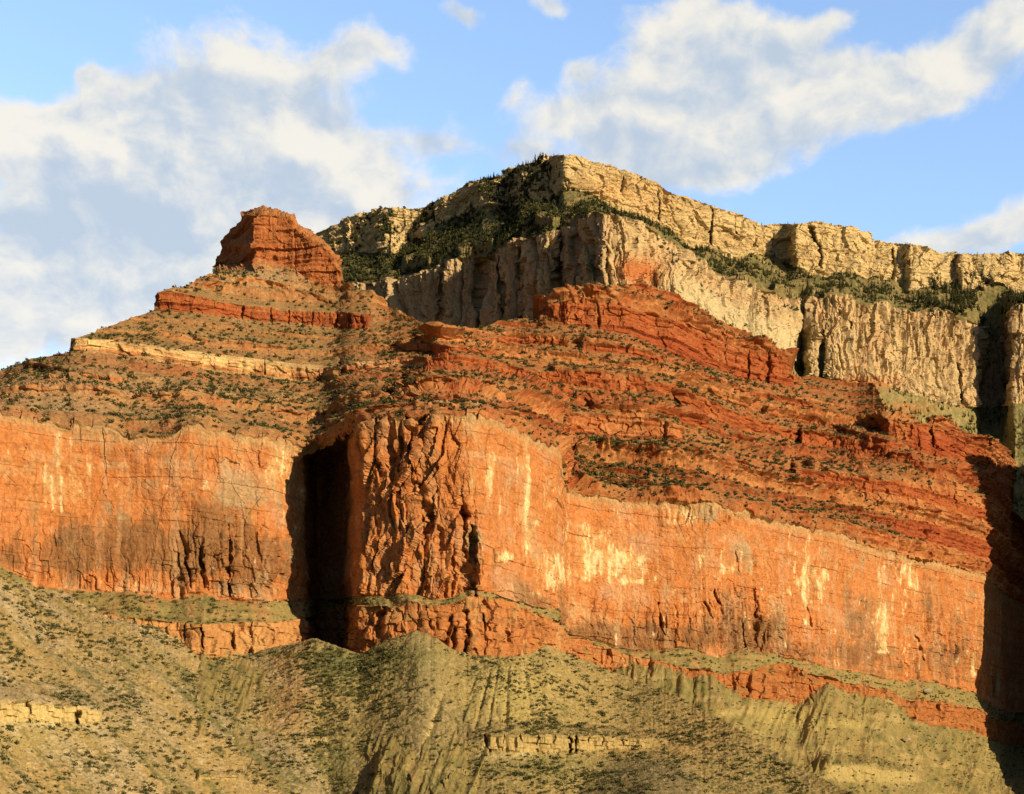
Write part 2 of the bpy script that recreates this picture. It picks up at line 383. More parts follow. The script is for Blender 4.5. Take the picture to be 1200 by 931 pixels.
def build_mountain():
    us = make_columns(-800, 1400, 1700, Yc)
    rng = np.random.RandomState(3)
    jig = lambda amp, w, sd: amp * fbm(us / w, 0, sd, 4, .6, sd)
    yc = gs(Yc(np.linspace(-800, 1400, 11000)), 10); yc = np.interp(us, np.linspace(-800, 1400, 11000), yc)
    sil = v_sil(us) + jig(1.0, 5, 21)
    T = np.maximum(gs(v_T(us), 4), sil + .5)
    W = np.maximum(gs(v_W(us), 9), T + .5)
    Rt = np.maximum(v_Rt(us) + 2.2 * fbm(us / 16, 0, 24, 2, .5, 24), W + 1)
    Rb = v_Rb(us) + 5 * fbm(us / 24, 0, 25, 3, .55, 25); Mt = np.maximum(v_Mt(us) + 4.5 * fbm(us / 18, 0, 26, 4, .6, 26), Rb + 2); Mb = np.maximum(v_Mb(us) + 4 * fbm(us / 20, 0, 27, 3, .5, 27), Mt + 4)
    bot = np.full_like(us, 985.0)
    y_Rt = yc.copy()
    y_Rb = yc - 9
    y_Mt = np.minimum(slope_to(y_Rb, v_Rb(us), v_Mt(us), .62), y_Rb - 8)
    y_Mt = gs(y_Mt, 6)
    y_Mb = y_Mt - 5
    bury = ln([(-150, 0), (715, 0), (742, .95), (832, .95), (872, 0), (935, 0), (970, .8), (1045, .85), (1075, 0), (1143, 0), (1420, 0)])(us)
    Mb = Mb - (Mb - Mt - 3) * bury * np.clip(1 + .5 * fbm(us / 14, 0, 29, 3, .6, 29), 0, 1.1)
    y_bot = slope_to(gs(y_Mb, 25), gs(v_Mb(us), 25), bot, .56)
    yq = np.interp(1118, us, y_bot); y_bot = np.where(us > 1118, np.minimum(y_bot, yq + (us - 1118) * .6), y_bot); y_bot = gs(y_bot, 6)
    ZW = 490.0 - 50 * sst(us, 940, 1130); ZT = 590.0 - 75 * sst(us, 940, 1130)
    y_W = np.maximum(ZW / tof(W), y_Rt + 25)
    cl = sst(us, 60, 130)
    y_T = np.minimum(ZT / tof(T), slope_to(y_W, W, T, .72))
    y_W, y_T = gs(y_W, 8), gs(y_T, 8)
    y_T = np.maximum(y_T, y_W + 1)
    ms = ln([(-150, .8), (175, .9), (190, 1.3), (430, 1.3), (450, .8), (630, .8), (650, 1.6), (925, 1.6), (940, .8), (1420, .8)])(us)
    y_s = gs(slope_to(y_T, T, np.maximum(v_sil(us), 1), ms), 4)
    y_s = np.maximum(y_s, y_T + .5)
    lev = [(sil, y_s, 0), (T, y_T, 135), (W, y_W, 80), (Rt, y_Rt, 125), (Rb, y_Rb, 225), (Mt, y_Mt, 34), (Mb, y_Mb, 60), (bot, y_bot, 110)]
    Vs, Ys, seg = [sil[None]], [y_s[None]], [np.zeros(1)]
    for k in range(1, len(lev)):
        (va, ya, _), (vb, yb, n) = lev[k - 1], lev[k]
        f = (np.arange(1, n + 1) / n)[:, None]
        Vs.append(va + (vb - va) * f); Ys.append(1 / (1 / ya + (1 / yb - 1 / ya) * f)); seg.append(np.full(n, k) - 1 + f[:, 0])
    V = np.concatenate(Vs); Y = np.concatenate(Ys); seg = np.concatenate(seg)
    rowRt = 1 + 135 + 80 + 125 - 1; rowRb = rowRt + 225; rowMt = rowRb + 34; rowMb = rowMt + 60
    Up = V[:rowRt + 1].copy(); Yp = Y[:rowRt + 1].copy()
    bands = [
        (254, 399, [(253, 250), (275, 262), (285, 255), (310, 248), (343, 256), (348, 266), (383, 294), (399, 320)], [(253, 318), (275, 308), (297, 303), (333, 312), (367, 331), (399, 340)], .1),
        (183, 434, [(183, 343), (200, 341), (280, 356), (333, 363), (400, 366), (434, 369)], [(183, 365), (233, 368), (300, 377), (397, 385), (434, 387)], .8),
        (85, 398, [(85, 397), (173, 407), (253, 419), (333, 428), (398, 433)], [(85, 412), (173, 422), (253, 437), (353, 447), (398, 448)], 1.0),
        (400, 504, [(400, 429), (467, 422), (504, 427)], [(400, 440), (467, 434), (504, 438)], 1.0),
        (508, 790, [(508, 411), (600, 430), (683, 441), (733, 446), (790, 451)], [(508, 427), (600, 445), (683, 457), (790, 464)], .9),
        (640, 929, [(640, 358), (667, 352), (700, 341), (737, 361), (800, 377), (843, 388), (900, 414), (929, 420)], [(640, 375), (700, 386), (737, 393), (800, 421), (867, 444), (929, 454)], .4),
        (795, 935, [(795, 463), (833, 477), (877, 488), (935, 507)], [(795, 482), (877, 507), (935, 518)], .8),
        (937, 1045, [(937, 512), (1045, 521)], [(937, 524), (1045, 540)], .8),
        (1030, 1192, [(1030, 489), (1073, 498), (1110, 493), (1127, 513), (1167, 520), (1192, 546)], [(1030, 507), (1073, 531), (1150, 546), (1192, 556)], .2),
        (930, 1122, [(930, 551), (1040, 562), (1122, 574)], [(930, 570), (980, 580), (1040, 598), (1122, 616)], .7),
        (780, 935, [(780, 521), (850, 533), (935, 560)], [(780, 534), (850, 548), (935, 573)], .8),
        (655, 800, [(655, 484), (750, 486), (800, 500)], [(655, 508), (700, 510), (800, 519)], .6),
        (30, 145, [(30, 425), (145, 443)], [(30, 431), (145, 452)], .8),
    ]
    rb = random.Random(5)
    for (la, lb, fr) in [(W, Rt, .22), (W, Rt, .42), (W, Rt, .62), (W, Rt, .82), (T, W, .25), (T, W, .5), (T, W, .76)]:
        u = 440 + rb.random() * 60
        while u < 1160:
            ue = min(u + 50 + 150 * rb.random(), 1165); uu = np.linspace(u, ue, 8); c_ = np.interp(uu, us, la + (lb - la) * (fr + rb.uniform(-.06, .06)))
            th = rb.uniform(4, 11)
            bands.append((u, ue, [(a, b - th / 2) for a, b in zip(uu, c_)], [(a, b + th / 2) for a, b in zip(uu, c_)], .7, 7))
            u = ue + rb.uniform(5, 70)
    for (la, lb, fr) in [(W, Rt, .3), (W, Rt, .55), (T, W, .45)]:
        u = 20 + rb.random() * 40
        while u < 360:
            ue = min(u + 40 + 80 * rb.random(), 370); uu = np.linspace(u, ue, 8); c_ = np.interp(uu, us, la + (lb - la) * (fr + rb.uniform(-.06, .06))); th = rb.uniform(2.5, 5)
            bands.append((u, ue, [(a, b - th / 2) for a, b in zip(uu, c_)], [(a, b + th / 2) for a, b in zip(uu, c_)], .8, 7)); u = ue + rb.uniform(20, 90)
    tb = ln([(253, 318), (275, 308), (297, 303), (333, 312), (367, 331), (399, 340)])
    for f0, f1 in ((.16, .30), (.36, .52), (.60, .72), (.80, .95)):
        uu = np.linspace(256, 396, 20); a_ = np.interp(uu, us, sil); b_ = np.maximum(tb(uu), a_ + 4)
        bands.append((256, 396, list(zip(uu, a_ + (b_ - a_) * f0)), list(zip(uu, a_ + (b_ - a_) * f1)), .5, 6))
    bands += [(232, 398, [(232, 336), (297, 325), (340, 336), (398, 356)], [(232, 340), (297, 330), (340, 342), (398, 361)], .8, 10)]
    Y[:rowRt + 1] = apply_bands(us, Up, Yp, bands)
    U = np.broadcast_to(us[None, :], V.shape)
    # the summit block turns its left side away from the light
    tw = patches(us, V, [])
    Y = Y + np.where((U > 250) & (U < 299) & (V < 322), np.clip(299 + 5 * vn(V / 9, 3, 1, 9) - U, 0, 60) * 3.6 * sst(324 - V, 0, 14), 0)
    cr = cracks(us, V, [(541, 548, 578, 700, 5, 16), (553, 556, 615, 700, 4, 14), (531, 528, 640, 700, 3, 8), (488, 503, 565, 625, 9, 9), (512, 514, 615, 650, 4, 5), (455, 459, 488, 545, 4, 10), (478, 484, 486, 540, 4, 12), (497, 495, 488, 530, 5, 12),
        (440, 444, 492, 560, 3, 6), (468, 470, 510, 580, 3, 7), (211, 224, 622, 690, 1.8, 7), (234, 240, 640, 690, 2.2, 9), (268, 270, 615, 700, 2.4, 10), (300, 305, 625, 660, 2, 5), (213, 212, 675, 705, 4, 6),
        (770, 777, 707, 745, 2.2, 10), (838, 846, 690, 720, 2, 7), (826, 836, 705, 725, 2, 6), (884, 885, 690, 760, 3.5, 8), (868, 872, 728, 762, 3, 8), (895, 893, 730, 765, 3, 6), (1075, 1084, 745, 775, 2, 7), (948, 950, 710, 735, 1.6, 5), (863, 867, 645, 670, 1.6, 5),
        (1025, 1024, 640, 645, 9, 3),
        (218, 217, 728, 752, 2, 7), (236, 238, 728, 760, 2, 8), (272, 274, 728, 762, 2.2, 8), (293, 294, 730, 768, 2, 7), (320, 319, 736, 757, 2.5, 7),
        (447, 444, 715, 748, 5, 9), (412, 413, 725, 760, 2, 5), (500, 505, 712, 740, 3, 6), (527, 518, 722, 768, 5, 9), (545, 548, 715, 775, 4.5, 11), (567, 568, 720, 775, 2.5, 8), (593, 596, 740, 775, 1.8, 6), (533, 531, 735, 770, 2.5, 7),
        (860, 858, 790, 812, 5, 8), (877, 876, 788, 820, 3, 7), (893, 890, 790, 820, 2, 6), (946, 952, 795, 824, 2, 6), (1098, 1099, 825, 850, 2.5, 7), (1069, 1070, 824, 845, 2, 6), (760, 761, 768, 796, 3, 6),
        (700, 702, 355, 385, 1.6, 5), (877, 877, 412, 448, 1.8, 7), (899, 899, 410, 450, 2.5, 9), (848, 848, 390, 430, 1.4, 4), (1091, 1092, 495, 545, 3, 12), (1153, 1156, 515, 550, 2.5, 9), (1034, 1034, 490, 510, 4, 9), (1075, 1076, 500, 530, 2, 6),
        (309, 310, 418, 440, 1.2, 6), (357, 362, 428, 446, 2.0, 6), (397, 397, 422, 450, 3, 8), (1118, 1118, 575, 612, 2.2, 8),
        (284, 284, 358, 376, 1.2, 5), (317, 317, 362, 380, 1.6, 6), (338, 338, 363, 381, 1.6, 6), (366, 366, 366, 384, 1.6, 6), (396, 396, 367, 385, 1.6, 6), (409, 409, 367, 386, 1.4, 6), (354, 353, 368, 380, 2, 4)])
    Y[rowMb + 1:] = apply_bands(us, V[rowMb + 1:].copy(), Y[rowMb + 1:].copy(), [(942, 1088, [(942, 889), (1000, 893), (1088, 905)], [(942, 905), (1000, 916), (1088, 917)], .5, 30), (1000, 1045, [(1000, 832), (1045, 838)], [(1000, 838), (1045, 843)], .8, 15), (820, 870, [(820, 826), (870, 832)], [(820, 834), (870, 842)], .8, 20)])
    rowi = np.arange(len(V))[:, None]; uq = U + 2.5 * fbm(V / 18, 0, 7, 3, .6, 166); t0 = rowRt + 1 + 15 * (1 - sst(uq, 345, 405)) + 5 * fbm(us / 4, 0, 0, 3, .6, 169)[None, :]
    alc = sst(rowi, t0, t0 + 9) * np.exp(-(np.abs(uq - 383) / np.where(uq < 383, 20, 31)) ** 5)
    Y = Y + 95 * alc
    Y = Y + cr * (.45 + .55 * np.clip(.6 + 1.2 * fbm(U / 5, V / 9, 0, 3, .6, 36), 0, 1.3))
    P = unproj(U, V, Y)
    # plan arc length as the along-wall coordinate
    Xr = (us - CU) / F * yc
    s = np.concatenate([[0], np.cumsum(np.hypot(np.diff(Xr), np.diff(yc)))])
    S = np.broadcast_to(s[None, :], V.shape).astype(f32)
    nrm = normals(blur2(P, 3))
    X, Yy, Z = (P[..., i].astype(f32) for i in range(3))
    sg = np.broadcast_to(seg[:, None], V.shape)
    nh = nrm.copy(); nh[..., 2] = 0; nh /= np.maximum(np.linalg.norm(nh, axis=-1, keepdims=True), 1e-3)
    cliffR = ((sg > 3.0) & (sg <= 4.0)).astype(f32); cliffM = ((sg > 5.0) & (sg <= 6.0)).astype(f32)
    upper = (sg <= 3.0).astype(f32); benchR = ((sg > 4) & (sg <= 5)).astype(f32); low = (sg > 6).astype(f32)
    fR = np.clip(sg - 3, 0, 1)                      # 0 at the rim, 1 at the foot of the great cliff
    rows = {}
    # --- great cliff relief
    rough = sst(U, 414, 430) * (1 - sst(U, 520, 556))        # broken left face of the buttress
    low_frac = sst(fR, .55, .9)
    frac = patches(us, V, [(245, 655, 48, 44, 1.0), (865, 725, 48, 42, 1.1), (1085, 745, 30, 40, .7), (770, 735, 30, 26, .5), (545, 650, 22, 70, .9), (1130, 760, 30, 40, .6), (945, 755, 40, 30, .5), (690, 735, 40, 20, .6), (150, 680, 90, 20, .6), (320, 660, 30, 40, .6), (290, 540, 50, 20, .3), (820, 605, 60, 14, .5), (40, 640, 50, 26, .4), (1040, 660, 60, 16, .4)])
    frac = np.clip(frac * (1 + .8 * fbm(X / 14, Yy / 14, Z / 20, 3, .6, 37)), 0, 1.2)
    Sw = S + 5 * fbm(X / 30, Yy / 30, Z / 26, 3, .55, 38)
    dR = 5.5 * fbm(X / 55, Yy / 55, Z / 70, 3, .5, 1) + 2.2 * fbm(X / 16, Yy / 16, Z / 24, 4, .58, 2)
    dR += (.5 + 1.6 * low_frac + 1.6 * frac) * (ridge(Sw / 13, Z / 200, Z / 60, 3, .55, 3) - .3) * 2
    dR += (.25 + .5 * low_frac + 1.5 * frac) * blocks(Sw, Z, 7, 13, 4)
    dR += frac * (2.6 * columns(Sw, Z, 7, 30, 39) + 1.5 * fbm(X / 6, Yy / 6, Z / 8, 4, .62, 40))
    seam = np.abs(fbm(S / 24 + .5 * fbm(X / 20, Yy / 20, Z / 14, 3, .6, 41), Z / 260, 0, 2, .5, 42)) * 1.4; seam2 = np.abs(fbm(S / 60, Z / 13 + .8 * fbm(S / 40, 0, 0, 2, .5, 44), 0, 3, .6, 43))
    patchR = np.clip(.5 + 1.4 * fbm(X / 40, Yy / 40, Z / 40, 3, .5, 45), 0, 1)
    dR -= 1.3 * np.exp(-(seam / .018) ** 2) * patchR + .7 * np.exp(-(seam2 / .03) ** 2) * (1 - patchR)
    wS = S + 6 * fbm(X / 22, Yy / 22, Z / 22, 3, .6, 88); wZ = Z + 6 * fbm(X / 22, Yy / 22, Z / 22, 3, .6, 89)
    dR += .8 * facets(S + .6 * (wS - S), Z + .4 * (wZ - Z), 30, 80, 94) + (.45 + 1.7 * frac + .4 * low_frac) * facets(wS, wZ, 13, 26, 96) + (.3 + .8 * frac) * facets(wS, wZ, 5, 9, 97)
    lR = np.floor((Z + 2.5 * fbm(X / 60, Yy / 60, 0, 3, .55, 170)) / 7 + .4 * vn(Z / 10, 0, 0, 171)).astype(np.int32)
    dR += 1.7 * (hsh(lR, lR * 0, lR * 0, 172) - .5) * np.clip(.55 + 1.3 * fbm(X / 35, Yy / 35, lR * 1.9, 3, .55, 173), 0, 1.3)
    dR += .6 * vn(0.3 * S / 30, 0, Z / 4.5, 6) + .38 * fbm(X / 2.5, Yy / 2.5, Z / 3, 3, .6, 7)
    Sd = S - .28 * Z + 7 * fbm(X / 24, Yy / 24, Z / 24, 3, .55, 46)
    fd = S - .22 * Z + 10 * fbm(X / 30, Yy / 30, Z / 30, 3, .55, 98)
    dR += rough * (5.5 * facets(fd, wZ, 17, 60, 8, 1.5) + 2.6 * facets(fd, wZ, 8, 30, 9, 1.5) + 1.0 * facets(wS, wZ, 4, 10, 47, 1.5) + 3.0 * columns(Sw, Z, 16, 60, 46) * (1 - .7 * fR) + 3.0 * fbm(X / 18, Yy / 18, Z / 22, 4, .6, 10))
    # --- lower ledges
    Sm = S + 4 * fbm(X / 18, Yy / 18, Z / 14, 3, .6, 48)
    dM = 2.4 * facets(Sm, Z, 9, 14, 99, 1.4) + 1.8 * columns(Sm, Z, 13, 30, 11) + 2.2 * (ridge(Sm / 9, Z / 30, 0, 3, .6, 49) - .3) + 1.5 * blocks(Sm, Z, 7, 7, 12) + 1.0 * fbm(X / 7, Yy / 7, Z / 6, 4, .6, 13) + .9 * vn(S / 40, 0, Z / 4.2, 14)
    # --- stepped red beds
    zz = Z + 2.0 * fbm(X / 120, Yy / 120, 0, 3, .5, 15) + .5 * fbm(X / 14, Yy / 14, 0, 3, .6, 35)
    edges = [300.0]
    r2 = random.Random(11)
    while edges[-1] < 1000: edges.append(edges[-1] + r2.choice([6, 9, 13, 18, 24, 30]) * (.8 + .4 * r2.random()))
    edges = np.array(edges); li = np.clip(np.searchsorted(edges, zz) - 1, 0, len(edges) - 2)
    th = (edges[li + 1] - edges[li]); ph = (zz - edges[li]) / th
    hard = hsh(li.astype(np.int32), li.astype(np.int32) * 0, li.astype(np.int32) * 0, 5)
    along = .5 + .5 * fbm(X / 60 + li * 3.7, Yy / 60, li * 1.3, 3, .5, 16)
    left = 1 - sst(U, 380, 520)
    patchy = fbm(X / 38 + li * 5.1, Yy / 38, li * 2.3, 4, .6, 34)
    strength = np.clip((hard * 1.3 + along * .8 + .9 * patchy - .95), 0, 1) * lerp(1.0, .55, left)
    tri = np.where(ph < .5, ph * 2, (1 - ph) * 2)
    dS = th * .95 * tri * strength * np.clip(1 + .6 * fbm(X / 9, Yy / 9, li * 3.3, 3, .6, 17), .2, 1.6)
    z2 = (Z + 1.5 * fbm(X / 30, Yy / 30, 0, 3, .6, 84)) / 5.2; i2 = np.floor(z2).astype(np.int32); p2 = z2 - i2
    s2 = np.clip(hsh(i2, i2 * 0, i2 * 0, 85) * 1.2 - .2 + .9 * fbm(X / 26, Yy / 26, i2 * 1.7, 3, .6, 86), 0, 1) * lerp(1, .5, left)
    dS = dS + 6.5 * np.where(p2 < .5, p2 * 2, (1 - p2) * 2) * s2 * np.clip(1 + .5 * fbm(X / 5, Yy / 5, i2 * 2.1, 3, .6, 87), .2, 1.6)
    cliffmask = np.clip((ph < .5) * strength + (p2 < .5) * s2 * .7, 0, 1).astype(f32)
    tower = sst(U, 250, 256) * (1 - sst(U, 398, 402)) * (1 - sst(V, 312 + np.clip(U - 330, 0, 60) * .35, 320 + np.clip(U - 330, 0, 60) * .35))
    steep = 1 - np.clip(nrm[..., 2] / .75, 0, 1)
    steep = sst(steep, .25, .7)
    dS = dS * (1 - .5 * steep) + steep * (1 - .8 * tower) * (2.2 * facets(S, Z, 12, 11, 125, 1.3) + 1.0 * columns(S + 4 * fbm(X / 20, Yy / 20, Z / 12, 3, .6, 64), Z, 14, 30, 18) + 1.3 * blocks(S, Z, 9, 6, 19) + 1.0 * vn(S / 60, 0, Z / 3.6, 20) + 1.2 * fbm(X / 8, Yy / 8, Z / 6, 3, .6, 65))
    zt = Z + 1.5 * fbm(X / 40, Yy / 40, 0, 3, .5, 66); lt = np.floor(zt / 7.5 + .35 * vn(zt / 11, 0, 0, 67)).astype(np.int32)
    dS += tower * (5.5 * (hsh(lt, lt * 0, lt * 0, 68) - .5) * np.clip(1 + .8 * fbm(X / 18, Yy / 18, lt * 2.7, 3, .6, 69), .2, 1.8) + 1.2 * vn(S / 80, 0, Z / 2.6, 31) + 1.5 * facets(S, Z, 18, 8, 126, 1.3) + 1.0 * blocks(S, Z, 16, 9, 32) + 1.5 * fbm(X / 12, Yy / 12, Z / 9, 4, .6, 33))
    dS += 1.4 * fbm(X / 30, Yy / 30, Z / 40, 3, .5, 21) + 1.25 * fbm(X / 6, Yy / 6, Z / 6, 4, .68, 22) * (1 - .4 * steep)
    # --- scree
    dL = 6 * fbm(S / 30 + Z / 60, Z / 90, 0, 4, .55, 23) + 1.7 * fbm(X / 9, Yy / 9, Z / 7, 5, .66, 24) + benchR * 2.0 * vn(S / 30, 0, Z / 5, 58)
    ridges = patches(us, V, [(905, 842, 45, 14, 1.0)])
    dL += low * 4.5 * (.3 - ridge((U + .35 * (V - 830)) / 17, V / 60, 0, 3, .55, 134)) * 2 + low * 1.6 * facets(S, Z, 10, 6, 135) * sst(fbm(X / 40, Yy / 40, Z / 14, 3, .5, 136), .05, .4)
    dL += ridges * 6 * (1 - ridge(U / 11 + V / 30, 0, V / 50, 2, .5, 41) * 2.2)
    edge = lambda x, a, b: sst(x, a, b)
    wR = cliffR * sst(fR, 0, .02) * (1 - sst(fR, .985, 1)); wM = cliffM
    D = wR * dR + wM * dM + upper * dS + (benchR + low) * dL
    dirn = np.where((cliffR + cliffM)[..., None] > .5, nh, lerp(nh, nrm, .6))
    dirn = np.where(upper[..., None] > .5, lerp(nh, nrm, .35), dirn)
    P = P + dirn * D[..., None]
    rr = np.arange(len(V))[:, None]; jag = 3.2 * facets(s[None, :], 0, 9, 9, 127)[0] + 1.8 * fbm(s / 5, 0, 0, 3, .6, 128)
    P[..., 2] += jag[None, :] * np.exp(-(np.abs(rr - rowRt) / 7.0) ** 2)
    # ------------------------------------------------------------- colour
    C = np.zeros(P.shape, f32)
    big = fbm(X / 60, Yy / 60, Z / 60, 4, .55, 50); med = fbm(X / 12, Yy / 12, Z / 12, 4, .6, 51)
    streak = fbm(S / 3.2, 0, Z / 70, 4, .6, 52); streak2 = fbm(S / 11, 0, Z / 120, 3, .55, 53); bed = fbm(S / 160, 0, Z / 3.0, 3, .6, 54)
    fine = fbm(X / 1.6, Yy / 1.6, Z / 1.6, 3, .7, 55)
    blotch = fbm(S / 16, 0, Z / 22, 5, .62, 56)
    # great cliff
    c = np.broadcast_to(np.array([.48, .19, .066], f32), P.shape).copy()
    c = mixv(c, (.43, .155, .045), .45 + .9 * streak2 + .6 * big + .5 * blotch)
    pinkm = fbm(X / 34, Yy / 34, Z / 30, 5, .6, 133)
    c = mixv(c, (.47, .27, .155), sst(pinkm, 0, .5) * .7); c = mixv(c, (.50, .34, .17), sst(-pinkm + .4 * blotch, .15, .6) * .6)
    c = mixv(c, (.56, .30, .12), sst(streak + .6 * blotch, .15, .75) * .7)
    c = mixv(c, (.33, .13, .05), sst(bed + .5 * med, .2, .7) * .5); c = mixv(c, (.56, .36, .2), sst(hsh(lR, lR * 0, lR * 0, 174) * .8 + .8 * blotch, .6, .95) * .35)
    var = patches(us, V, [(740, 742, 120, 14, .9), (120, 650, 160, 22, .6), (300, 665, 50, 30, .6), (930, 765, 60, 14, .6), (1080, 785, 60, 20, .6), (200, 640, 120, 26, .8), (245, 600, 35, 14, .8), (120, 620, 110, 36, .55), (250, 660, 45, 30, .6), (60, 660, 60, 22, .5), (640, 715, 22, 16, 1.2), (610, 690, 12, 18, 1.0), (880, 735, 42, 32, .9), (860, 700, 16, 30, .6),
        (1000, 725, 32, 45, .6), (1010, 770, 34, 20, .8), (1120, 755, 34, 34, .7), (740, 752, 110, 16, 1.0), (570, 660, 18, 34, .6), (300, 640, 40, 40, .35), (455, 600, 40, 80, .35), (1095, 700, 22, 40, .35)])
    c = mixv(c, (.19, .10, .045), sst(var * .9 + .85 * blotch + .45 * streak + .3 * med, .22, .85) * .78)
    gry = patches(us, V, [(265, 570, 36, 26, .9), (170, 560, 60, 40, .35), (100, 530, 30, 20, .5), (832, 600, 26, 13, 1.0), (872, 650, 14, 40, .7), (300, 580, 30, 20, .6), (140, 600, 40, 20, .4), (1050, 660, 40, 12, .6), (560, 640, 24, 24, .3)])
    c = mixv(c, (.34, .26, .15), sst(gry * .8 + .8 * blotch + .4 * med, .25, .8) * .7)
    crm = patches(us, V, [(80, 560, 30, 48, .85), (325, 555, 18, 36, .85), (352, 590, 5, 60, .9), (330, 540, 10, 20, .8), (553, 562, 5, 20, 1.3), (573, 558, 7, 22, 1.4), (619, 585, 3.0, 55, 1.4), (623, 625, 3, 16, 1.0), (610, 550, 6, 20, .7), (645, 591, 6, 6, 1.3), (651, 672, 16, 18, 1.0), (640, 660, 14, 20, .6),
        (690, 640, 26, 32, 1.0), (715, 665, 34, 20, .9), (745, 682, 24, 4, 1.1), (735, 655, 24, 16, .7), (803, 598, 10, 6, 1.6), (808, 612, 18, 10, .8), (854, 668, 10, 8, 1.1), (823, 655, 8, 12, .8), (850, 640, 6, 20, .8), (946, 670, 8, 38, .9), (964, 684, 13, 22, 1.0), (930, 690, 10, 20, .6),
        (1030, 680, 14, 20, .6), (1035, 722, 14, 22, .9), (1036, 752, 9, 16, 1.2), (1072, 690, 7, 38, 1.0), (1064, 668, 10, 16, .7), (1139, 780, 4, 18, 1.0), (1050, 650, 10, 10, .5), (665, 600, 3, 40, .6), (594, 653, 8, 5, 1.2), (1037, 764, 9, 2, 1.3), (520, 560, 30, 40, .2), (250, 560, 30, 30, .3), (20, 580, 10, 30, .4)])
    spk = fbm(S / 3.5, 0, Z / 7, 4, .65, 57)
    drip = fbm(S / 2.6, 0, Z / 45, 4, .62, 59); crag = fbm(S / 9, 0, Z / 12, 5, .68, 63)
    c = mixv(c, (.54, .33, .18), sst(streak2 + .7 * streak, .1, .6) * .38); c = mixv(c, (.58, .36, .15), sst(crm * .9 + .8 * crag + .4 * drip, .25, 1.1) * .65)
    c = mixv(c, (.74, .59, .35), sst(crm * .62 + 1.1 * crag + .7 * drip + .6 * spk, .5, 1.05) * .8)
    c = mixv(c, (.66, .46, .21), sst(drip + .6 * crag, .62, .95) * (1 - low_frac) * .6)
    rim = 1 - sst(fR * (V * 0 + 200), 2, 16 + 8 * med)
    c = mixv(c, (.40, .27, .13), rim * .75)
    dk = sst(streak + .8 * spk, .55, .9) * (.25 + .5 * low_frac)
    c = mixv(c, (.14, .06, .03), dk)
    c = mixv(c, (.40, .15, .05), rough * .35)
    c *= (1 + .28 * fine + .16 * spk + .12 * med)[..., None]
    C = np.where(cliffR[..., None] > .5, c, C)
    # lower ledges
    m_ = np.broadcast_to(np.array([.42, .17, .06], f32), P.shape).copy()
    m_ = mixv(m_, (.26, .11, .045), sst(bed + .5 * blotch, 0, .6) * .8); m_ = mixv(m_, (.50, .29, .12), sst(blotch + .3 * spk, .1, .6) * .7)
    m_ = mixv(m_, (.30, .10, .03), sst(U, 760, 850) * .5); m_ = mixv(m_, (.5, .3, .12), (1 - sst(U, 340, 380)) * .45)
    m_ = mixv(m_, (.20, .19, .08), sst(med + bed * .4, .25, .5) * .5)
    m_ *= (1 + .25 * fine)[..., None]
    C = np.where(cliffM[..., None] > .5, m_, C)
    # red beds
    lh = hsh(li.astype(np.int32), li.astype(np.int32) * 0, li.astype(np.int32) * 0, 9)
    u_ = np.broadcast_to(np.array([.35, .10, .034], f32), P.shape).copy()
    u_ = mixv(u_, (.46, .20, .075), sst(lh + .5 * blotch, .5, .95)); u_ = mixv(u_, (.30, .075, .028), sst(lh - .4 * blotch, .35, -.05))
    u_ = mixv(u_, (.50, .30, .13), sst(spk + .4 * streak, .45, .9) * .35)
    soilL = np.array([.29, .175, .078], f32); soilR = np.array([.28, .135, .055], f32)
    soil = soilL * left[..., None] + soilR * (1 - left)[..., None]
    grn = sst(fbm(X / 28, Yy / 28, Z / 28, 4, .6, 60) + .3 * med, -.05, .45)
    grn2 = patches(us, V, [(730, 545, 90, 24, 1), (1010, 600, 60, 14, .6), (1080, 625, 40, 14, .6), (330, 395, 60, 14, .5), (300, 480, 120, 26, .4), (760, 470, 60, 12, .5), (850, 440, 60, 14, .4)])
    soil = soil * (1 - .5 * np.clip(grn * .8 + grn2 * .7, 0, 1))[..., None] + np.array([.16, .145, .05], f32) * (.5 * np.clip(grn * .6 + grn2 * .7, 0, 1))[..., None]
    palerock = sst(fbm(X / 3.2, Yy / 3.2, Z / 3.2, 3, .7, 61) + .25 * fbm(X / 40, Yy / 40, Z / 40, 3, .5, 62), .25, .5)
    pz = patches(us, V, [(60, 465, 90, 22, .9), (320, 325, 60, 14, .8), (200, 470, 120, 25, .35), (90, 440, 60, 12, .2), (520, 475, 60, 8, 1.0)])
    soil = mixv(soil, (.27, .11, .045), sst(med + .6 * blotch, .1, .6) * .6 * (1 - left))
    soil = mixv(soil, (.55, .40, .22), palerock * (.30 + .5 * pz))
    soil = mixv(soil, (.42, .33, .19), pz * .5)
    rockm = np.clip(cliffmask * 1.0 + steep * .9 + .12 * (1 - left) * sst(big + .4 * med, 0, .6), 0, 1)
    u_ = soil * (1 - rockm)[..., None] + u_ * rockm[..., None]
    # pale bed and darker red end wall
    wb = np.zeros(V.shape, f32)
    for (ua, ub, ft, fb, w) in [(85, 400, v_W, v_W, 1.0)]:
        wt = ln([(85, 396), (173, 406), (253, 418), (333, 427), (400, 432)])(us)[None, :]; wbo = v_W(us)[None, :]
        f = (V - wt) / np.maximum(wbo - wt, 1)
        wb += np.where((U > ua) & (U < ub) & (f > -.1) & (f < 1.05), w, 0) * (.35 + .65 * (1 - sst(f, .45, .75)))
    u_ = mixv(u_, (.62, .44, .20), wb * np.clip(.75 + .6 * med + .5 * blotch, 0, 1) * lerp(1, .6, sst(U, 300, 400)))
    wl = np.where((U > 398) & (U < 505), np.exp(-((V - 428) / 4.0) ** 2), 0); u_ = mixv(u_, (.55, .36, .18), wl * .8)
    endw = patches(us, V, [(1110, 520, 60, 22, 1), (820, 405, 110, 30, .5), (440, 410, 40, 12, .5)])
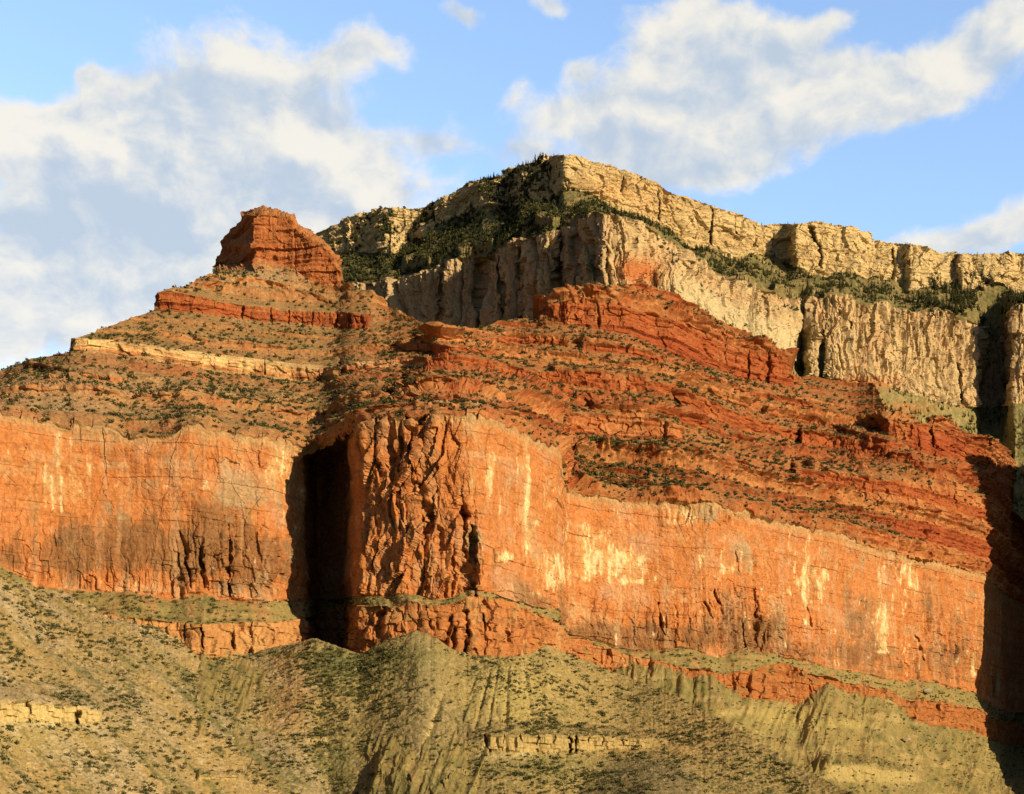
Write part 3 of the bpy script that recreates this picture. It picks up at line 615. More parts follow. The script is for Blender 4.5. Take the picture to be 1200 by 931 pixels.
    u_ = mixv(u_, (.29, .065, .025), endw * rockm * .8)
    u_ = mixv(u_, (.44, .17, .062), tower * .6)
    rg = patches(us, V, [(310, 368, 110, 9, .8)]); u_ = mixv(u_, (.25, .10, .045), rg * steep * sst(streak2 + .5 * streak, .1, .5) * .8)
    u_ = mixv(u_, (.13, .05, .025), sst(-bed - .3 * spk, .45, .8) * rockm * .5)
    u_ *= (1 + .32 * fine + .18 * med)[..., None]
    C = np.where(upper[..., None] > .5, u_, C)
    # benches and scree
    so_ = np.broadcast_to(np.array([.27, .205, .078], f32), P.shape).copy()
    so_ = mixv(so_, (.17, .165, .06), sst(med + .5 * big, -.1, .5) * .7)
    so_ = mixv(so_, (.36, .19, .08), sst(blotch + .3 * big, .0, .4) * .65 * benchR); so_ = mixv(so_, (.34, .20, .09), sst(blotch + .3 * big, .15, .6) * .45)
    so_ = mixv(so_, (.46, .40, .24), palerock * .35); so_ = mixv(so_, (.13, .13, .05), sst(fine + .3 * med, .3, .6) * .6)
    so_ = mixv(so_, (.40, .30, .13), low * sst(fbm(S / 60, 0, Z / 7, 3, .6, 137) + .4 * med, .2, .5) * .7); so_ = mixv(so_, (.14, .13, .05), low * sst(fbm(X / 18, Yy / 18, Z / 18, 4, .65, 138), .05, .45) * .7)
    so_ = mixv(so_, (.45, .35, .15), low * steep * .6)
    yl = patches(us, V, [(1010, 905, 50, 7, .2), (920, 840, 40, 16, .8), (990, 848, 30, 5, .8)]); so_ = mixv(so_, (.42, .33, .12), yl)
    so_ *= (1 + .22 * fine)[..., None]
    C = np.where((benchR + low)[..., None] > .5, so_, C)
    A = np.stack([cliffR, steep * upper, low], -1)
    # back side: the slope falls away behind the skyline
    nb = 14
    back = np.stack([P[0] + np.stack([us * 0, us * 0 + 14.0 * (k ** 1.25), us * 0 - 3.5 * (k ** 1.6)], -1) for k in range(nb, 0, -1)])
    P = np.concatenate([back, P]); C = np.concatenate([np.repeat(C[:1], nb, 0), C]); A = np.concatenate([np.repeat(A[:1], nb, 0), A])
    o = nb
    cuts = [(0, o + rowRt, "red_slope_hill", "stepped red and orange slopes rising to a square red summit block", "hill"),
            (o + rowRt, o + rowRb, "orange_cliff_hill", "tall sheer orange cliff with cream streaks and a jutting buttress", "cliff"),
            (o + rowRb, o + rowMb, "ledge_hill", "short broken brown ledges under the foot of the orange cliff", "cliff"),
            (o + rowMb, len(P) - 1, "scree_hill", "olive scree slope under the ledges beside the shaded ravine", "hill")]
    for a, b, nm, lb, ct in cuts:
        structure(grid_mesh(nm, P[a:b + 1], C[a:b + 1], A[a:b + 1], ROCK if b != len(P) - 1 else SCREE), lb, ct)
    EXPORT['M'] = dict(P=P[o:], V=V, us=us, sg=sg, steep=steep, cliffmask=cliffmask, grn=grn, grn2=grn2, nrm=nrm, tower=tower)
    EXPORT['M_y'] = (us, Mb, y_Mb, Rb, y_Rb, Mt, y_Mt)
build_mountain()

# ------------------------------------------------------------------ 2. foreground scree: left spur, gully, middle fan
f_top = ln([(-150, 640), (0, 666), (43, 689), (80, 700), (120, 721), (187, 738), (215, 752), (247, 769), (293, 769), (340, 757), (365, 750), (385, 757), (420, 769), (450, 753), (475, 745), (490, 742), (510, 750), (527, 762), (547, 770), (593, 772), (625, 765), (640, 756),
            (680, 772), (723, 789), (767, 805), (817, 829), (867, 855), (917, 888), (960, 911), (1000, 931), (1060, 962)])
def build_foreground():
    us = np.concatenate([np.linspace(-800, -61, 150), np.linspace(-60, 1058, 1120)])
    mu, Mb, yMb, Rb, yRb, Mt, yMt = EXPORT['M_y']
    v0 = f_top(us) + 1.2 * fbm(us / 6, 0, 0, 4, .6, 70)
    # depth where the scree leans on the cliff foot
    ym = np.interp(us, mu, yMb)
    yr = np.interp(us, mu, yRb)
    vr, vmt = np.interp(us, mu, Rb), np.interp(us, mu, Mt)
    lean = np.where(v0 < vmt, yr + (ym - yr) * np.clip((v0 - vr) / np.maximum(vmt - vr, 1), 0, 1), ym)
    crest = ln([(-150, 0), (600, 1160), (640, 1205), (680, 1238), (723, 1252), (767, 1218), (817, 1172), (867, 1122), (917, 1075), (960, 1035), (1000, 1003), (1060, 960)])(us)
    w = sst(us, 620, 655)
    y0 = lean * (1 - w) + crest * w + 3 * (1 - w)
    y0 = np.minimum(y0, ln([(-150, 3000), (250, 1240), (310, 1195), (365, 1160), (420, 1150), (490, 1138), (600, 1140), (633, 1185), (650, 3000), (1100, 3000)])(us))
    y0 = gs(y0, 14)
    v1 = np.maximum(988.0, v0 + 3)
    y1 = ln([(-150, 690), (0, 740), (100, 800), (200, 860), (300, 905), (385, 945), (420, 940), (500, 928), (640, 915), (800, 915), (1000, 940), (1060, 945)])(us)
    n = 300
    f = (np.arange(n) / (n - 1))[:, None]
    V = v0 + (v1 - v0) * f; Y = 1 / (1 / y0 + (1 / y1 - 1 / y0) * f)
    bands = [(-60, 132, [(-60, 816), (0, 820), (60, 823), (132, 834)], [(-60, 846), (0, 848), (107, 850), (132, 852)], .9, 24),
             (536, 792, [(536, 859), (600, 861), (680, 862), (740, 865), (792, 869)], [(536, 880), (640, 884), (700, 881), (750, 878), (792, 873)], .7, 40),
             (60, 130, [(60, 879), (130, 879)], [(60, 882), (130, 882)], .8), (60, 146, [(60, 900), (146, 901)], [(60, 903), (146, 904)], .8), (230, 285, [(230, 908), (285, 909)], [(230, 915), (285, 916)], .8),
             (345, 400, [(345, 866), (400, 862)], [(345, 874), (400, 870)], .8, 24)]
    Y = apply_bands(us, V, Y, bands)
    U = np.broadcast_to(us[None, :], V.shape)
    ug = ln([(740, 362), (760, 364), (800, 371), (834, 377), (860, 368), (884, 370), (928, 388), (990, 400)])(V)
    gl = np.exp(-(np.abs(U - ug) / lerp(16, 24, sst(V, 760, 930))) ** 1.6) * sst(V, 745, 775)
    Y = Y + 9 * gl
    # pale ribs beside the gully, and the runnels of the fan
    # fan apex bulge, dark cone, small gully
    fan = np.exp(-((U - (490 + (V - 743) * .12)) / lerp(14, 75, sst(V, 743, 930))) ** 2); Y = Y - 6 * fan * sst(V, 745, 790)
    chute = ln([(745, 545), (828, 513), (874, 500), (928, 488), (990, 480)])(V); Y = Y + 4.0 * np.exp(-((U - chute) / 4.5) ** 2) * sst(V, 800, 830)
    cone = np.clip(1 - np.hypot((U - 758) / 75, (V - 930) / 50), 0, 1); Y = Y - 30 * cone
    cr = cracks(us, V, [(33, 34, 822, 848, 1.8, 6), (89, 91, 823, 850, 3, 10), (569, 571, 860, 882, 3.5, 8), (668, 668, 862, 884, 2, 8), (674, 675, 862, 884, 1.8, 8), (630, 630, 862, 872, 1.3, 4), (706, 706, 863, 874, 1.3, 4), (610, 610, 860, 870, 1, 3), (590, 590, 860, 872, 1, 3), (650, 650, 862, 872, 1, 3), (690, 690, 863, 872, 1, 3), (730, 730, 865, 874, 1, 3)])
    Y = Y + cr
    P = unproj(U, V, Y); X, Yy, Z = (P[..., i].astype(f32) for i in range(3))
    nrm = normals(blur2(P, 4))
    A1 = 1 - sst(U - ug, -12, 8)
    ax = X * .61 + Yy * .79; al = X * .79 - Yy * .61
    run1 = fbm(ax / 16, al / 90, 0, 4, .55, 72)
    fanw = np.clip(V - 700, 20, 400); fx = (U - 500) / fanw * 200
    run2 = .5 * fbm(fx / 22 + .5 * fbm(X / 40, Yy / 40, 0, 3, .5, 79), V / 90, 0, 3, .5, 73)
    ray = np.arctan2(U - 505, np.clip(V - 690, 8, 400)); gul = ridge(ray * 9, V / 160, 0, 3, .55, 139); gulA = ridge(ax / 20, al / 200, 0, 3, .55, 140)
    D = A1 * (1.6 * run1 + 2.4 * (.3 - gulA) * np.clip(.5 + fbm(X / 30, Yy / 30, 0, 3, .5, 167) * 1.5, 0, 1.3)) + (1 - A1) * (1.0 * run2 - .8 * (.3 - gul)) + 1.5 * fbm(X / 8, Yy / 8, Z / 8, 5, .66, 74) + .5 * vn(X / 2, Yy / 2, Z / 2, 75)
    steep = sst(1 - nrm[..., 2], .45, .75)
    s = np.concatenate([[0], np.cumsum(np.full(len(us) - 1, .6))]); S = np.broadcast_to(s[None, :], V.shape).astype(f32)
    D = D * (1 - .6 * steep) + steep * (1.6 * blocks(S, Z, 4, 3.5, 76) + 1.2 * columns(S, Z, 6, 30, 77))
    runn = sst(V, 775, 800) * (1 - sst(V, 845, 860)) * sst(U, 540, 560) * (1 - sst(U, 640, 660))
    D = D - runn * np.clip(.6 + 1.2 * fbm(X / 25, Yy / 25, Z / 25, 3, .6, 168), 0, 1.2) * 2.4 * (1 - np.clip(ridge((U - 600) / np.clip(V - 690, 30, 300) * 9, 0, 0, 1, .5, 78) * 3, 0, 1))
    P = P + nrm * D[..., None]
    # colour
    big = fbm(X / 50, Yy / 50, Z / 50, 4, .55, 80); med = fbm(X / 10, Yy / 10, Z / 10, 4, .6, 81); fine = fbm(X / 1.5, Yy / 1.5, Z / 1.5, 3, .7, 82)
    peb = fbm(X / 2.4, Yy / 2.4, Z / 2.4, 3, .7, 83)
    c = np.broadcast_to(np.array([.33, .245, .098], f32), P.shape).copy()
    c = mixv(c, (.38, .265, .112), A1 * .7)
    c = mixv(c, (.32, .25, .15), A1 * sst(run1 + .3 * big, 0, .5) * .7)
    c = mixv(c, (.19, .16, .058), sst(med * .8 + big * .8, .08, .55) * .65)
    c = mixv(c, (.40, .32, .115), patches(us, V, [(600, 815, 55, 32, .9), (60, 860, 90, 25, .6), (420, 800, 30, 26, .5), (640, 900, 70, 14, .3)]))
    c = mixv(c, (.15, .145, .05), A1 * sst(.26 - gulA, 0, .2) * .75 + (1 - A1) * sst(.2 - gul, 0, .2) * .3); c = mixv(c, (.50, .39, .23), A1 * sst(gulA + .3 * med, .38, .62) * .6)
    c = mixv(c, (.25, .20, .10), fan * .7)
    c = mixv(c, (.43, .22, .085), patches(us, V, [(345, 800, 22, 40, .6), (330, 830, 24, 24, .4), (330, 775, 20, 10, .5), (820, 860, 60, 22, .35), (760, 880, 60, 14, .3)]) * np.clip(.6 + med, 0, 1))
    c = mixv(c, (.17, .135, .07), np.clip(cone * 4, 0, 1) * .8)
    c = mixv(c, (.15, .15, .055), patches(us, V, [(390, 775, 28, 20, .9), (420, 790, 40, 14, .4), (395, 890, 26, 30, .6), (640, 900, 60, 14, .6), (450, 770, 40, 16, .5), (500, 770, 40, 22, .4)]))
    c = mixv(c, (.47, .35, .15), np.exp(-((U - chute) / 3.0) ** 2) * sst(V, 800, 840) * .9)
    c = mixv(c, (.54, .44, .28), sst(peb + .3 * med + .1 * A1, .22, .5) * .45)
    c = mixv(c, (.085, .085, .032), sst(-peb + .45 * big + .35 * med, .3, .5) * .7)
    c = mixv(c, (.43, .32, .135), steep * .9); c = mixv(c, (.60, .46, .20), steep * patches(us, V, [(50, 836, 90, 14, 1.0), (560, 868, 40, 10, .3)]) * .8)
    c = mixv(c, (.55, .45, .22), patches(us, V, [(40, 850, 60, 4, .8), (600, 886, 40, 5, .9)]) * np.clip(.6 + med, 0, 1))
    c *= (1 + .25 * fine)[..., None]
    nb = 12
    back = np.stack([P[0] + np.stack([us * 0 + 2.0 * k, us * 0 + 7.0 * (k ** 1.2), us * 0 - 2.2 * (k ** 1.5)], -1) for k in range(nb, 0, -1)])
    wv = sst(us, 600, 640)[None, :, None]
    back2 = np.stack([P[0] + np.stack([us * 0, us * 0 + .8 * k, us * 0 + .25 * k], -1) for k in range(nb, 0, -1)])
    back = back * wv + back2 * (1 - wv)
    PP = np.concatenate([back, P]); CC = np.concatenate([np.repeat(c[:1], nb, 0), c]); AA = np.zeros_like(CC)
    structure(grid_mesh("foreground_hill", PP, CC, AA, SCREE), "olive and tan rubble slopes with a gully between left spur and middle fan", "hill")
    EXPORT['F'] = dict(P=P, V=V, us=us, steep=steep, A1=A1, fan=fan, gl=gl, cone=cone, nrm=nrm)
build_foreground()

# ------------------------------------------------------------------ 3. the high rim behind: cream cliff, wooded bench, pale column cliff
k_top = ln([(330, 290), (370, 274), (397, 263), (400, 257), (443, 245), (467, 243), (490, 246), (510, 236), (530, 227), (543, 218), (553, 212), (583, 209), (600, 198), (633, 187), (657, 182), (673, 182), (700, 192), (743, 203), (767, 213), (783, 225), (800, 230),
            (840, 243), (877, 257), (887, 264), (933, 262), (960, 260), (1000, 267), (1017, 273), (1023, 283), (1077, 287), (1100, 296), (1150, 298), (1200, 297), (1330, 300)])
k_bot = ln([(330, 310), (370, 300), (400, 304), (463, 294), (510, 270), (550, 247), (600, 240), (640, 238), (656, 234), (662, 226), (700, 232), (733, 250), (800, 282), (843, 294), (890, 303), (933, 312), (967, 319), (1027, 331), (1083, 341), (1117, 334), (1200, 340), (1330, 345)])
c_top = ln([(330, 345), (437, 331), (487, 323), (527, 306), (580, 297), (600, 284), (640, 273), (680, 264), (693, 250), (737, 256), (763, 267), (800, 300), (843, 322), (887, 343), (940, 352), (987, 346), (1033, 356), (1087, 371), (1110, 371), (1150, 384), (1165, 395), (1178, 385), (1186, 358), (1200, 356), (1330, 360)])
c_bot = ln([(330, 440), (437, 430), (600, 420), (690, 400), (733, 345), (760, 340), (800, 349), (820, 364), (867, 391), (927, 418), (943, 441), (980, 444), (1033, 451), (1073, 464), (1123, 478), (1163, 478), (1200, 472), (1330, 470)])
YC = ln([(330, 2400), (400, 2360), (437, 2310), (480, 2250), (527, 2165), (560, 2140), (590, 2075), (600, 2045), (640, 1960), (662, 1975), (690, 1900), (706, 1872), (737, 1890), (800, 2000), (887, 2120), (928, 2170), (936, 2215), (943, 2215), (948, 2150), (987, 2145), (1087, 2230), (1145, 2290), (1152, 2400), (1170, 2420), (1180, 2310), (1186, 2240), (1230, 2230), (1330, 2300)])
YK = ln([(330, 2620), (370, 2570), (400, 2530), (443, 2480), (460, 2440), (485, 2450), (500, 2465), (515, 2410), (545, 2370), (560, 2340), (583, 2320), (592, 2360), (604, 2330), (612, 2230), (640, 2215), (650, 2200), (656, 2150), (662, 2105), (700, 2130), (783, 2200), (840, 2250), (877, 2290), (886, 2350), (905, 2380), (922, 2375), (934, 2315), (1000, 2350), (1018, 2400), (1060, 2420), (1066, 2390), (1100, 2420), (1118, 2460), (1128, 2420), (1200, 2450), (1330, 2450)])
def build_rim():
    us = make_columns(352, 1900, 1400, YK)
    jig = lambda amp, w, sd: amp * fbm(us / w, 0, sd, 4, .6, sd)
    kt = k_top(us) + jig(1.6, 6, 90) + jig(1.0, 2, 95); kb = k_bot(us) + jig(3, 8, 91) + 9 * fbm(us / 26, 0, 94, 2, .5, 94); ct = np.maximum(c_top(us) + jig(3, 8, 92) + 9 * fbm(us / 22, 5, 96, 2, .5, 96) * sst(us, 745, 790), kb + 4); cb = np.maximum(c_bot(us) + jig(3, 8, 93), ct + 20)
    bo = np.maximum(cb + 10, np.minimum(v_sil(us) + 22 + 40 * sst(us, 1090, 1130), cb + 140))
    yk = gs(YK(us), 1.5); yC = gs(YC(us), 1.5)
    ykb = yk - 12 - 75 * gs(ln([(330, .3), (440, .1), (446, .7), (460, .7), (466, 0), (488, 0), (496, .8), (506, .8), (514, .1), (555, .1), (566, .8), (600, 1), (640, .9), (654, .3), (660, 0), (1000, 0), (1090, .3), (1330, .5)])(us), 3)
    yct = np.minimum(yC, ykb - 20); ycb = yct - 22 - 80 * sst(us, 755, 800) * (1 - sst(us, 915, 935))
    ybo = np.minimum(gs(slope_to(ycb, cb, bo, .85 + .6 * sst(us, 960, 1080)), 40), slope_to(ycb, cb, bo, 1.6))
    lev = [(kt, yk, 0), (kb, ykb, 105), (ct, yct, 90), (cb, ycb, 170), (bo, ybo, 90)]
    Vs, Ys, seg = [kt[None]], [yk[None]], [np.zeros(1)]
    for k in range(1, len(lev)):
        (va, ya, _), (vb, yb, n) = lev[k - 1], lev[k]
        f = (np.arange(1, n + 1) / n)[:, None]
        Vs.append(va + (vb - va) * f); Ys.append(1 / (1 / ya + (1 / yb - 1 / ya) * f)); seg.append(np.full(n, k) - 1 + f[:, 0])
    V = np.concatenate(Vs); Y = np.concatenate(Ys); seg = np.concatenate(seg); U = np.broadcast_to(us[None, :], V.shape)
    bands = [(580, 606, [(580, 286), (606, 286)], [(580, 296), (606, 296)], .8), (626, 656, [(626, 254), (656, 254)], [(626, 267), (656, 268)], .8), (470, 506, [(470, 302), (506, 302)], [(470, 316), (506, 314)], .8),
             (962, 1092, [(962, 347), (1000, 352), (1092, 376)], [(962, 362), (1000, 366), (1092, 384)], .4), (1108, 1152, [(1108, 368), (1152, 380)], [(1108, 379), (1152, 389)], .5), (905, 945, [(905, 332), (945, 338)], [(905, 343), (945, 352)], .6),
             (535, 580, [(535, 292), (580, 280)], [(535, 303), (580, 294)], .6)]
    Y = apply_bands(us, V, Y, bands)
    Y = Y + cracks(us, V, [(833, 833, 242, 288, 2.0, 14), (858, 860, 256, 275, 3, 14), (880, 881, 262, 300, 1.6, 12), (951, 958, 264, 290, 3.2, 16), (960, 962, 285, 315, 2.4, 10), (895, 899, 345, 372, 3, 10), (964, 964, 388, 446, 4.2, 24), (937, 944, 352, 440, 4, 14), (994, 1000, 376, 400, 4, 12), (730, 730, 206, 225, 1.5, 8), (770, 772, 222, 260, 1.3, 7),
        (1122, 1124, 425, 470, 4, 16), (1045, 1046, 290, 330, 3, 12), (613, 616, 292, 420, 5, 22), (655, 657, 268, 420, 5, 26), (520, 512, 318, 400, 4, 16), (560, 562, 305, 400, 5, 18), (586, 590, 300, 400, 4, 16), (690, 700, 268, 350, 4, 15), (709, 716, 285, 340, 3, 12), (676, 680, 270, 360, 3, 12)])
    P = unproj(U, V, Y); X, Yy, Z = (P[..., i].astype(f32) for i in range(3))
    Xr = (us - CU) / F * YK(us); s = np.concatenate([[0], np.cumsum(np.hypot(np.diff(Xr), np.diff(YK(us)) * .6))]); S = np.broadcast_to(s[None, :], V.shape).astype(f32)
    nrm = normals(blur2(P, 4)); nh = nrm.copy(); nh[..., 2] = 0; nh /= np.maximum(np.linalg.norm(nh, axis=-1, keepdims=True), 1e-3)
    sg = np.broadcast_to(seg[:, None], V.shape)
    K = (sg <= 1).astype(f32); SL = ((sg > 1) & (sg <= 2)).astype(f32); Cc = ((sg > 2) & (sg <= 3)).astype(f32); Lw = (sg > 3).astype(f32)
    leftf = 1 - sst(U, 650, 672)
    Sw = S + 8 * fbm(X / 50, Yy / 50, Z / 40, 3, .55, 111)
    lk = np.floor(Z / 5 + .6 * fbm(S / 120, 0, Z / 40, 2, .5, 112)).astype(np.int32)
    dK = (4.5 + 4 * leftf) * columns(Sw, Z, 46, 60, 100) + (10 + 5 * (1 - leftf)) * (ridge(Sw / 46, Z / 160, 0, 3, .5, 101) - .28) + 3.4 * (hsh(lk, lk * 0, lk * 0, 102) - .5) + 1.4 * vn(S / 90, 0, Z / 2.8, 103) + 2.6 * fbm(X / 22, Yy / 22, Z / 14, 5, .66, 104) + 5.0 * facets(Sw, Z, 30, 44, 145, 1.5) + 3.0 * facets(S, Z, 13, 15, 146, 1.4) + 1.4 * facets(S, Z, 6, 5, 147, 1.3) + 6 * fbm(X / 90, Yy / 90, Z / 120, 2, .5, 113)
    lf2 = 1 - sst(U, 700, 742)
    Sc = S + 9 * fbm(X / 45, Yy / 45, Z / 45, 4, .6, 114)
    dC = (3.0 + 8.0 * lf2) * columns(Sc, Z, 30, 70, 105) + (1.6 + 1.6 * lf2) * columns(Sc, Z, 10, 36, 106) + 8 * (ridge(Sc / 26, Z / 110, 0, 4, .58, 107) - .28) + 3.0 * fbm(X / 18, Yy / 18, Z / 24, 5, .68, 108) + 5.0 * facets(Sc, Z, 17, 60, 148, 1.6) + 3.2 * facets(Sc, Z, 8, 26, 149, 1.5) + 1.6 * facets(Sc, Z, 4, 9, 155, 1.4) + 11 * fbm(X / 60, Yy / 60, Z / 90, 3, .5, 115)
    cream = sst(U, 770, 800) * (1 - sst(U, 930, 942)); fC = np.clip(sg - 2, 0, 1)
    dC = dC * (1 - .5 * cream * sst(fC, .35, .7))
    dS = 8 * fbm(X / 40, Yy / 40, Z / 50, 5, .55, 109) + 2.4 * fbm(X / 7, Yy / 7, Z / 6, 3, .6, 110)
    D = K * dK * sst(sg, 0, .02) + Cc * dC + (SL + Lw) * dS
    dirn = np.where((K + Cc)[..., None] > .5, nh, nrm)
    P = P + dirn * D[..., None]
    # colour
    big = fbm(X / 80, Yy / 80, Z / 80, 4, .55, 120); med = fbm(X / 14, Yy / 14, Z / 14, 4, .6, 121); fine = fbm(X / 2.4, Yy / 2.4, Z / 2.4, 3, .7, 122)
    streak = fbm(S / 5, 0, Z / 60, 4, .6, 123); bed = fbm(S / 200, 0, Z / 4.5, 3, .6, 124); blotch = fbm(S / 22, 0, Z / 24, 5, .62, 125)
    k_ = np.broadcast_to(np.array([.57, .43, .22], f32), P.shape).copy()
    k_ = mixv(k_, (.52, .29, .11), patches(us, V, [(710, 225, 60, 20, .7), (770, 245, 40, 25, .55), (800, 280, 50, 14, .4), (960, 300, 40, 14, .4), (860, 285, 30, 10, .3)]) * np.clip(.6 + blotch, 0, 1.2))
    k_ = mixv(k_, (.36, .27, .14), sst(bed + .4 * blotch + .3 * med, .05, .5) * .75); k_ = mixv(k_, (.66, .52, .28), sst(-bed + .5 * blotch, .2, .7) * .6)
    k_ = mixv(k_, (.30, .22, .12), sst(streak + .4 * blotch, .4, .85) * .5)
    c_ = np.broadcast_to(np.array([.52, .375, .20], f32), P.shape).copy()
    c_ = mixv(c_, (.46, .27, .135), sst(blotch + .5 * big, -.1, .5) * .65); c_ = mixv(c_, (.33, .25, .14), sst(streak + .5 * med, .1, .6) * .7)
    c_ = mixv(c_, (.60, .48, .27), sst(-streak + .5 * blotch, .3, .8) * .6)
    c_ = mixv(c_, (.52, .43, .25), cream * sst(fC, .3, .6) * .7)
    c_ = mixv(c_, (.45, .165, .06), patches(us, V, [(755, 320, 20, 16, 1.0), (735, 315, 14, 14, .7), (1010, 446, 40, 5, .7)]))
    c_ = mixv(c_, (.16, .17, .075), sst(fbm(X / 16, Yy / 16, Z / 16, 4, .6, 126), .25, .5) * (.35 + .5 * cream * sst(fC, .3, .7)))
    c_ = mixv(c_, (.17, .135, .10), (1 - sst(U, 690, 730)) * .2)  # left face darkened slightly: greyish rock tone plus its shade, put into the colour
    sl = np.broadcast_to(np.array([.30, .215, .095], f32), P.shape).copy()
    sl = mixv(sl, (.10, .105, .04), .55 + .7 * med); sl = mixv(sl, (.48, .37, .19), sst(blotch + .3 * fine, .35, .6) * .6)
    lw = np.broadcast_to(np.array([.36, .27, .12], f32), P.shape).copy()
    lw = mixv(lw, (.13, .14, .05), .5 + .8 * med); lw = mixv(lw, (.42, .15, .055), patches(us, V, [(1020, 450, 40, 8, .8), (1060, 480, 30, 8, .6)])); lw = mixv(lw, (.50, .42, .26), sst(fine + .4 * med, .3, .6) * .6)
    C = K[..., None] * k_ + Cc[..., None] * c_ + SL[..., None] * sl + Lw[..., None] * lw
    C *= (1 + .22 * fine)[..., None]
    A = np.stack([K, Cc, SL], -1)
    nb = 10
    back = np.stack([P[0] + np.stack([us * 0, us * 0 + 10.0 * k ** 1.3, us * 0 + 1.2 * k * np.exp(-k / 3.0) - .6 * max(0, k - 3)], -1) for k in range(nb, 0, -1)])
    top = mixv(np.repeat(C[:1], nb, 0), (.26, .20, .10), np.full((nb, len(us)), .8, f32))
    PP = np.concatenate([back, P]); CC = np.concatenate([top, C]); AA = np.concatenate([np.repeat(A[:1], nb, 0), A])
    rk, rs, rc = nb + 105, nb + 195, nb + 365
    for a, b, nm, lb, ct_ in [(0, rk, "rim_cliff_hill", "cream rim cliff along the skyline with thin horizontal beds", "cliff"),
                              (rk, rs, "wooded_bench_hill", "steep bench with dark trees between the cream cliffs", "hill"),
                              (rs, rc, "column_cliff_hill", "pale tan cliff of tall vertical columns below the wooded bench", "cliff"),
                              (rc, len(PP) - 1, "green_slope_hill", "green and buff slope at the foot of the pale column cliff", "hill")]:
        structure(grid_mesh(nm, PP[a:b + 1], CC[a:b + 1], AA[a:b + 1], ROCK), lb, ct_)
    EXPORT['E'] = dict(P=P, V=V, us=us, sg=sg, nrm=nrm)
build_rim()

# ------------------------------------------------------------------ 4. ground sheet, and the neighbouring promontory outside the frame that shades the ravine
def build_ground():
    n = 60
    r = np.concatenate([[0], np.geomspace(40, 30000, n)]); a = np.linspace(0, 2 * math.pi, 97)
    P = np.stack([r[:, None] * np.cos(a), r[:, None] * np.sin(a), np.full((n + 1, 97), -2.5)], -1)
    P[..., 2] += np.where(r[:, None] > 60, 1.5 * fbm(P[..., 0] / 200, P[..., 1] / 200, 0, 3, .5, 130), 0)
    C = np.broadcast_to(np.array([.30, .23, .10], f32), P.shape).copy()
    C = mixv(C, (.16, .15, .06), .5 + .7 * fbm(P[..., 0] / 120, P[..., 1] / 120, 0, 4, .6, 131))
    structure(grid_mesh("ground", P[::-1], C, np.zeros_like(C), SCREE), "flat tan desert plateau at the foot of the slopes", "ground")
build_ground()
def build_promontory():
    # plan outline; x to the right, y away
    corner = np.array([795.0, 1715.0])
    plan = [(1500, 1500), (1100, 1520), (930, 1560), (820, 1650), (795, 1715), (820, 1800), (860, 1930), (900, 2080), (1000, 2200), (1500, 2300)]
    p = np.array(plan, float); sl = np.concatenate([[0], np.cumsum(np.hypot(*np.diff(p, axis=0).T))])
    s = np.linspace(0, sl[-1], 420); x = gs(np.interp(s, sl, p[:, 0]), 4); y = gs(np.interp(s, sl, p[:, 1]), 4)
    cx, cy = 1350.0, 1780.0
    prof = [(-5, -60), (60, -45), (170, -15), (190, 0), (300, 6), (345, 24), (400, 38), (480, 56), (605, 72), (640, 112), (645, 420)]
    pl = np.array(prof, float); t = np.linspace(0, len(pl) - 1, 220); z = np.interp(t, np.arange(len(pl)), pl[:, 0]); ins = np.interp(t, np.arange(len(pl)), pl[:, 1])
    tx = np.gradient(x); ty = np.gradient(y); l = np.hypot(tx, ty); nx, ny = ty / l, -tx / l     # inward
    sgn = np.sign(np.mean(nx * (cx - x) + ny * (cy - y))); nx, ny = nx * sgn, ny * sgn
    Z = np.broadcast_to(z[::-1, None], (220, 420)); I = ins[::-1, None]
    X = x[None] + nx[None] * np.minimum(I, 150) ; Yv = y[None] + ny[None] * np.minimum(I, 150)
    f = np.clip((I - 150) / 270, 0, 1); X = X + (cx - X) * f * .8; Yv = Yv + (cy - Yv) * f * .8
    S = np.broadcast_to(s[None], Z.shape)
    D = 5 * columns(S, Z, 30, 120, 140) + 3 * fbm(X / 20, Yv / 20, Z / 20, 4, .6, 141) + 2 * blocks(S, Z, 12, 9, 142)
    P = np.stack([X - nx * D, Yv - ny * D, Z + 0 * X], -1)
    C = np.broadcast_to(np.array([.40, .14, .045], f32), P.shape).copy()
    C = mixv(C, (.50, .25, .09), .5 + fbm(S / 5, 0, Z / 50, 4, .6, 143)); C *= (1 + .3 * fbm(X / 3, Yv / 3, Z / 3, 3, .6, 144))[..., None]
    C = np.where((Z < 185)[..., None], np.array([.30, .25, .1], f32), C)
    structure(grid_mesh("promontory_hill", P, C, np.zeros_like(C), ROCK), "red cliffed promontory standing right of the shaded ravine", "hill")
build_promontory()

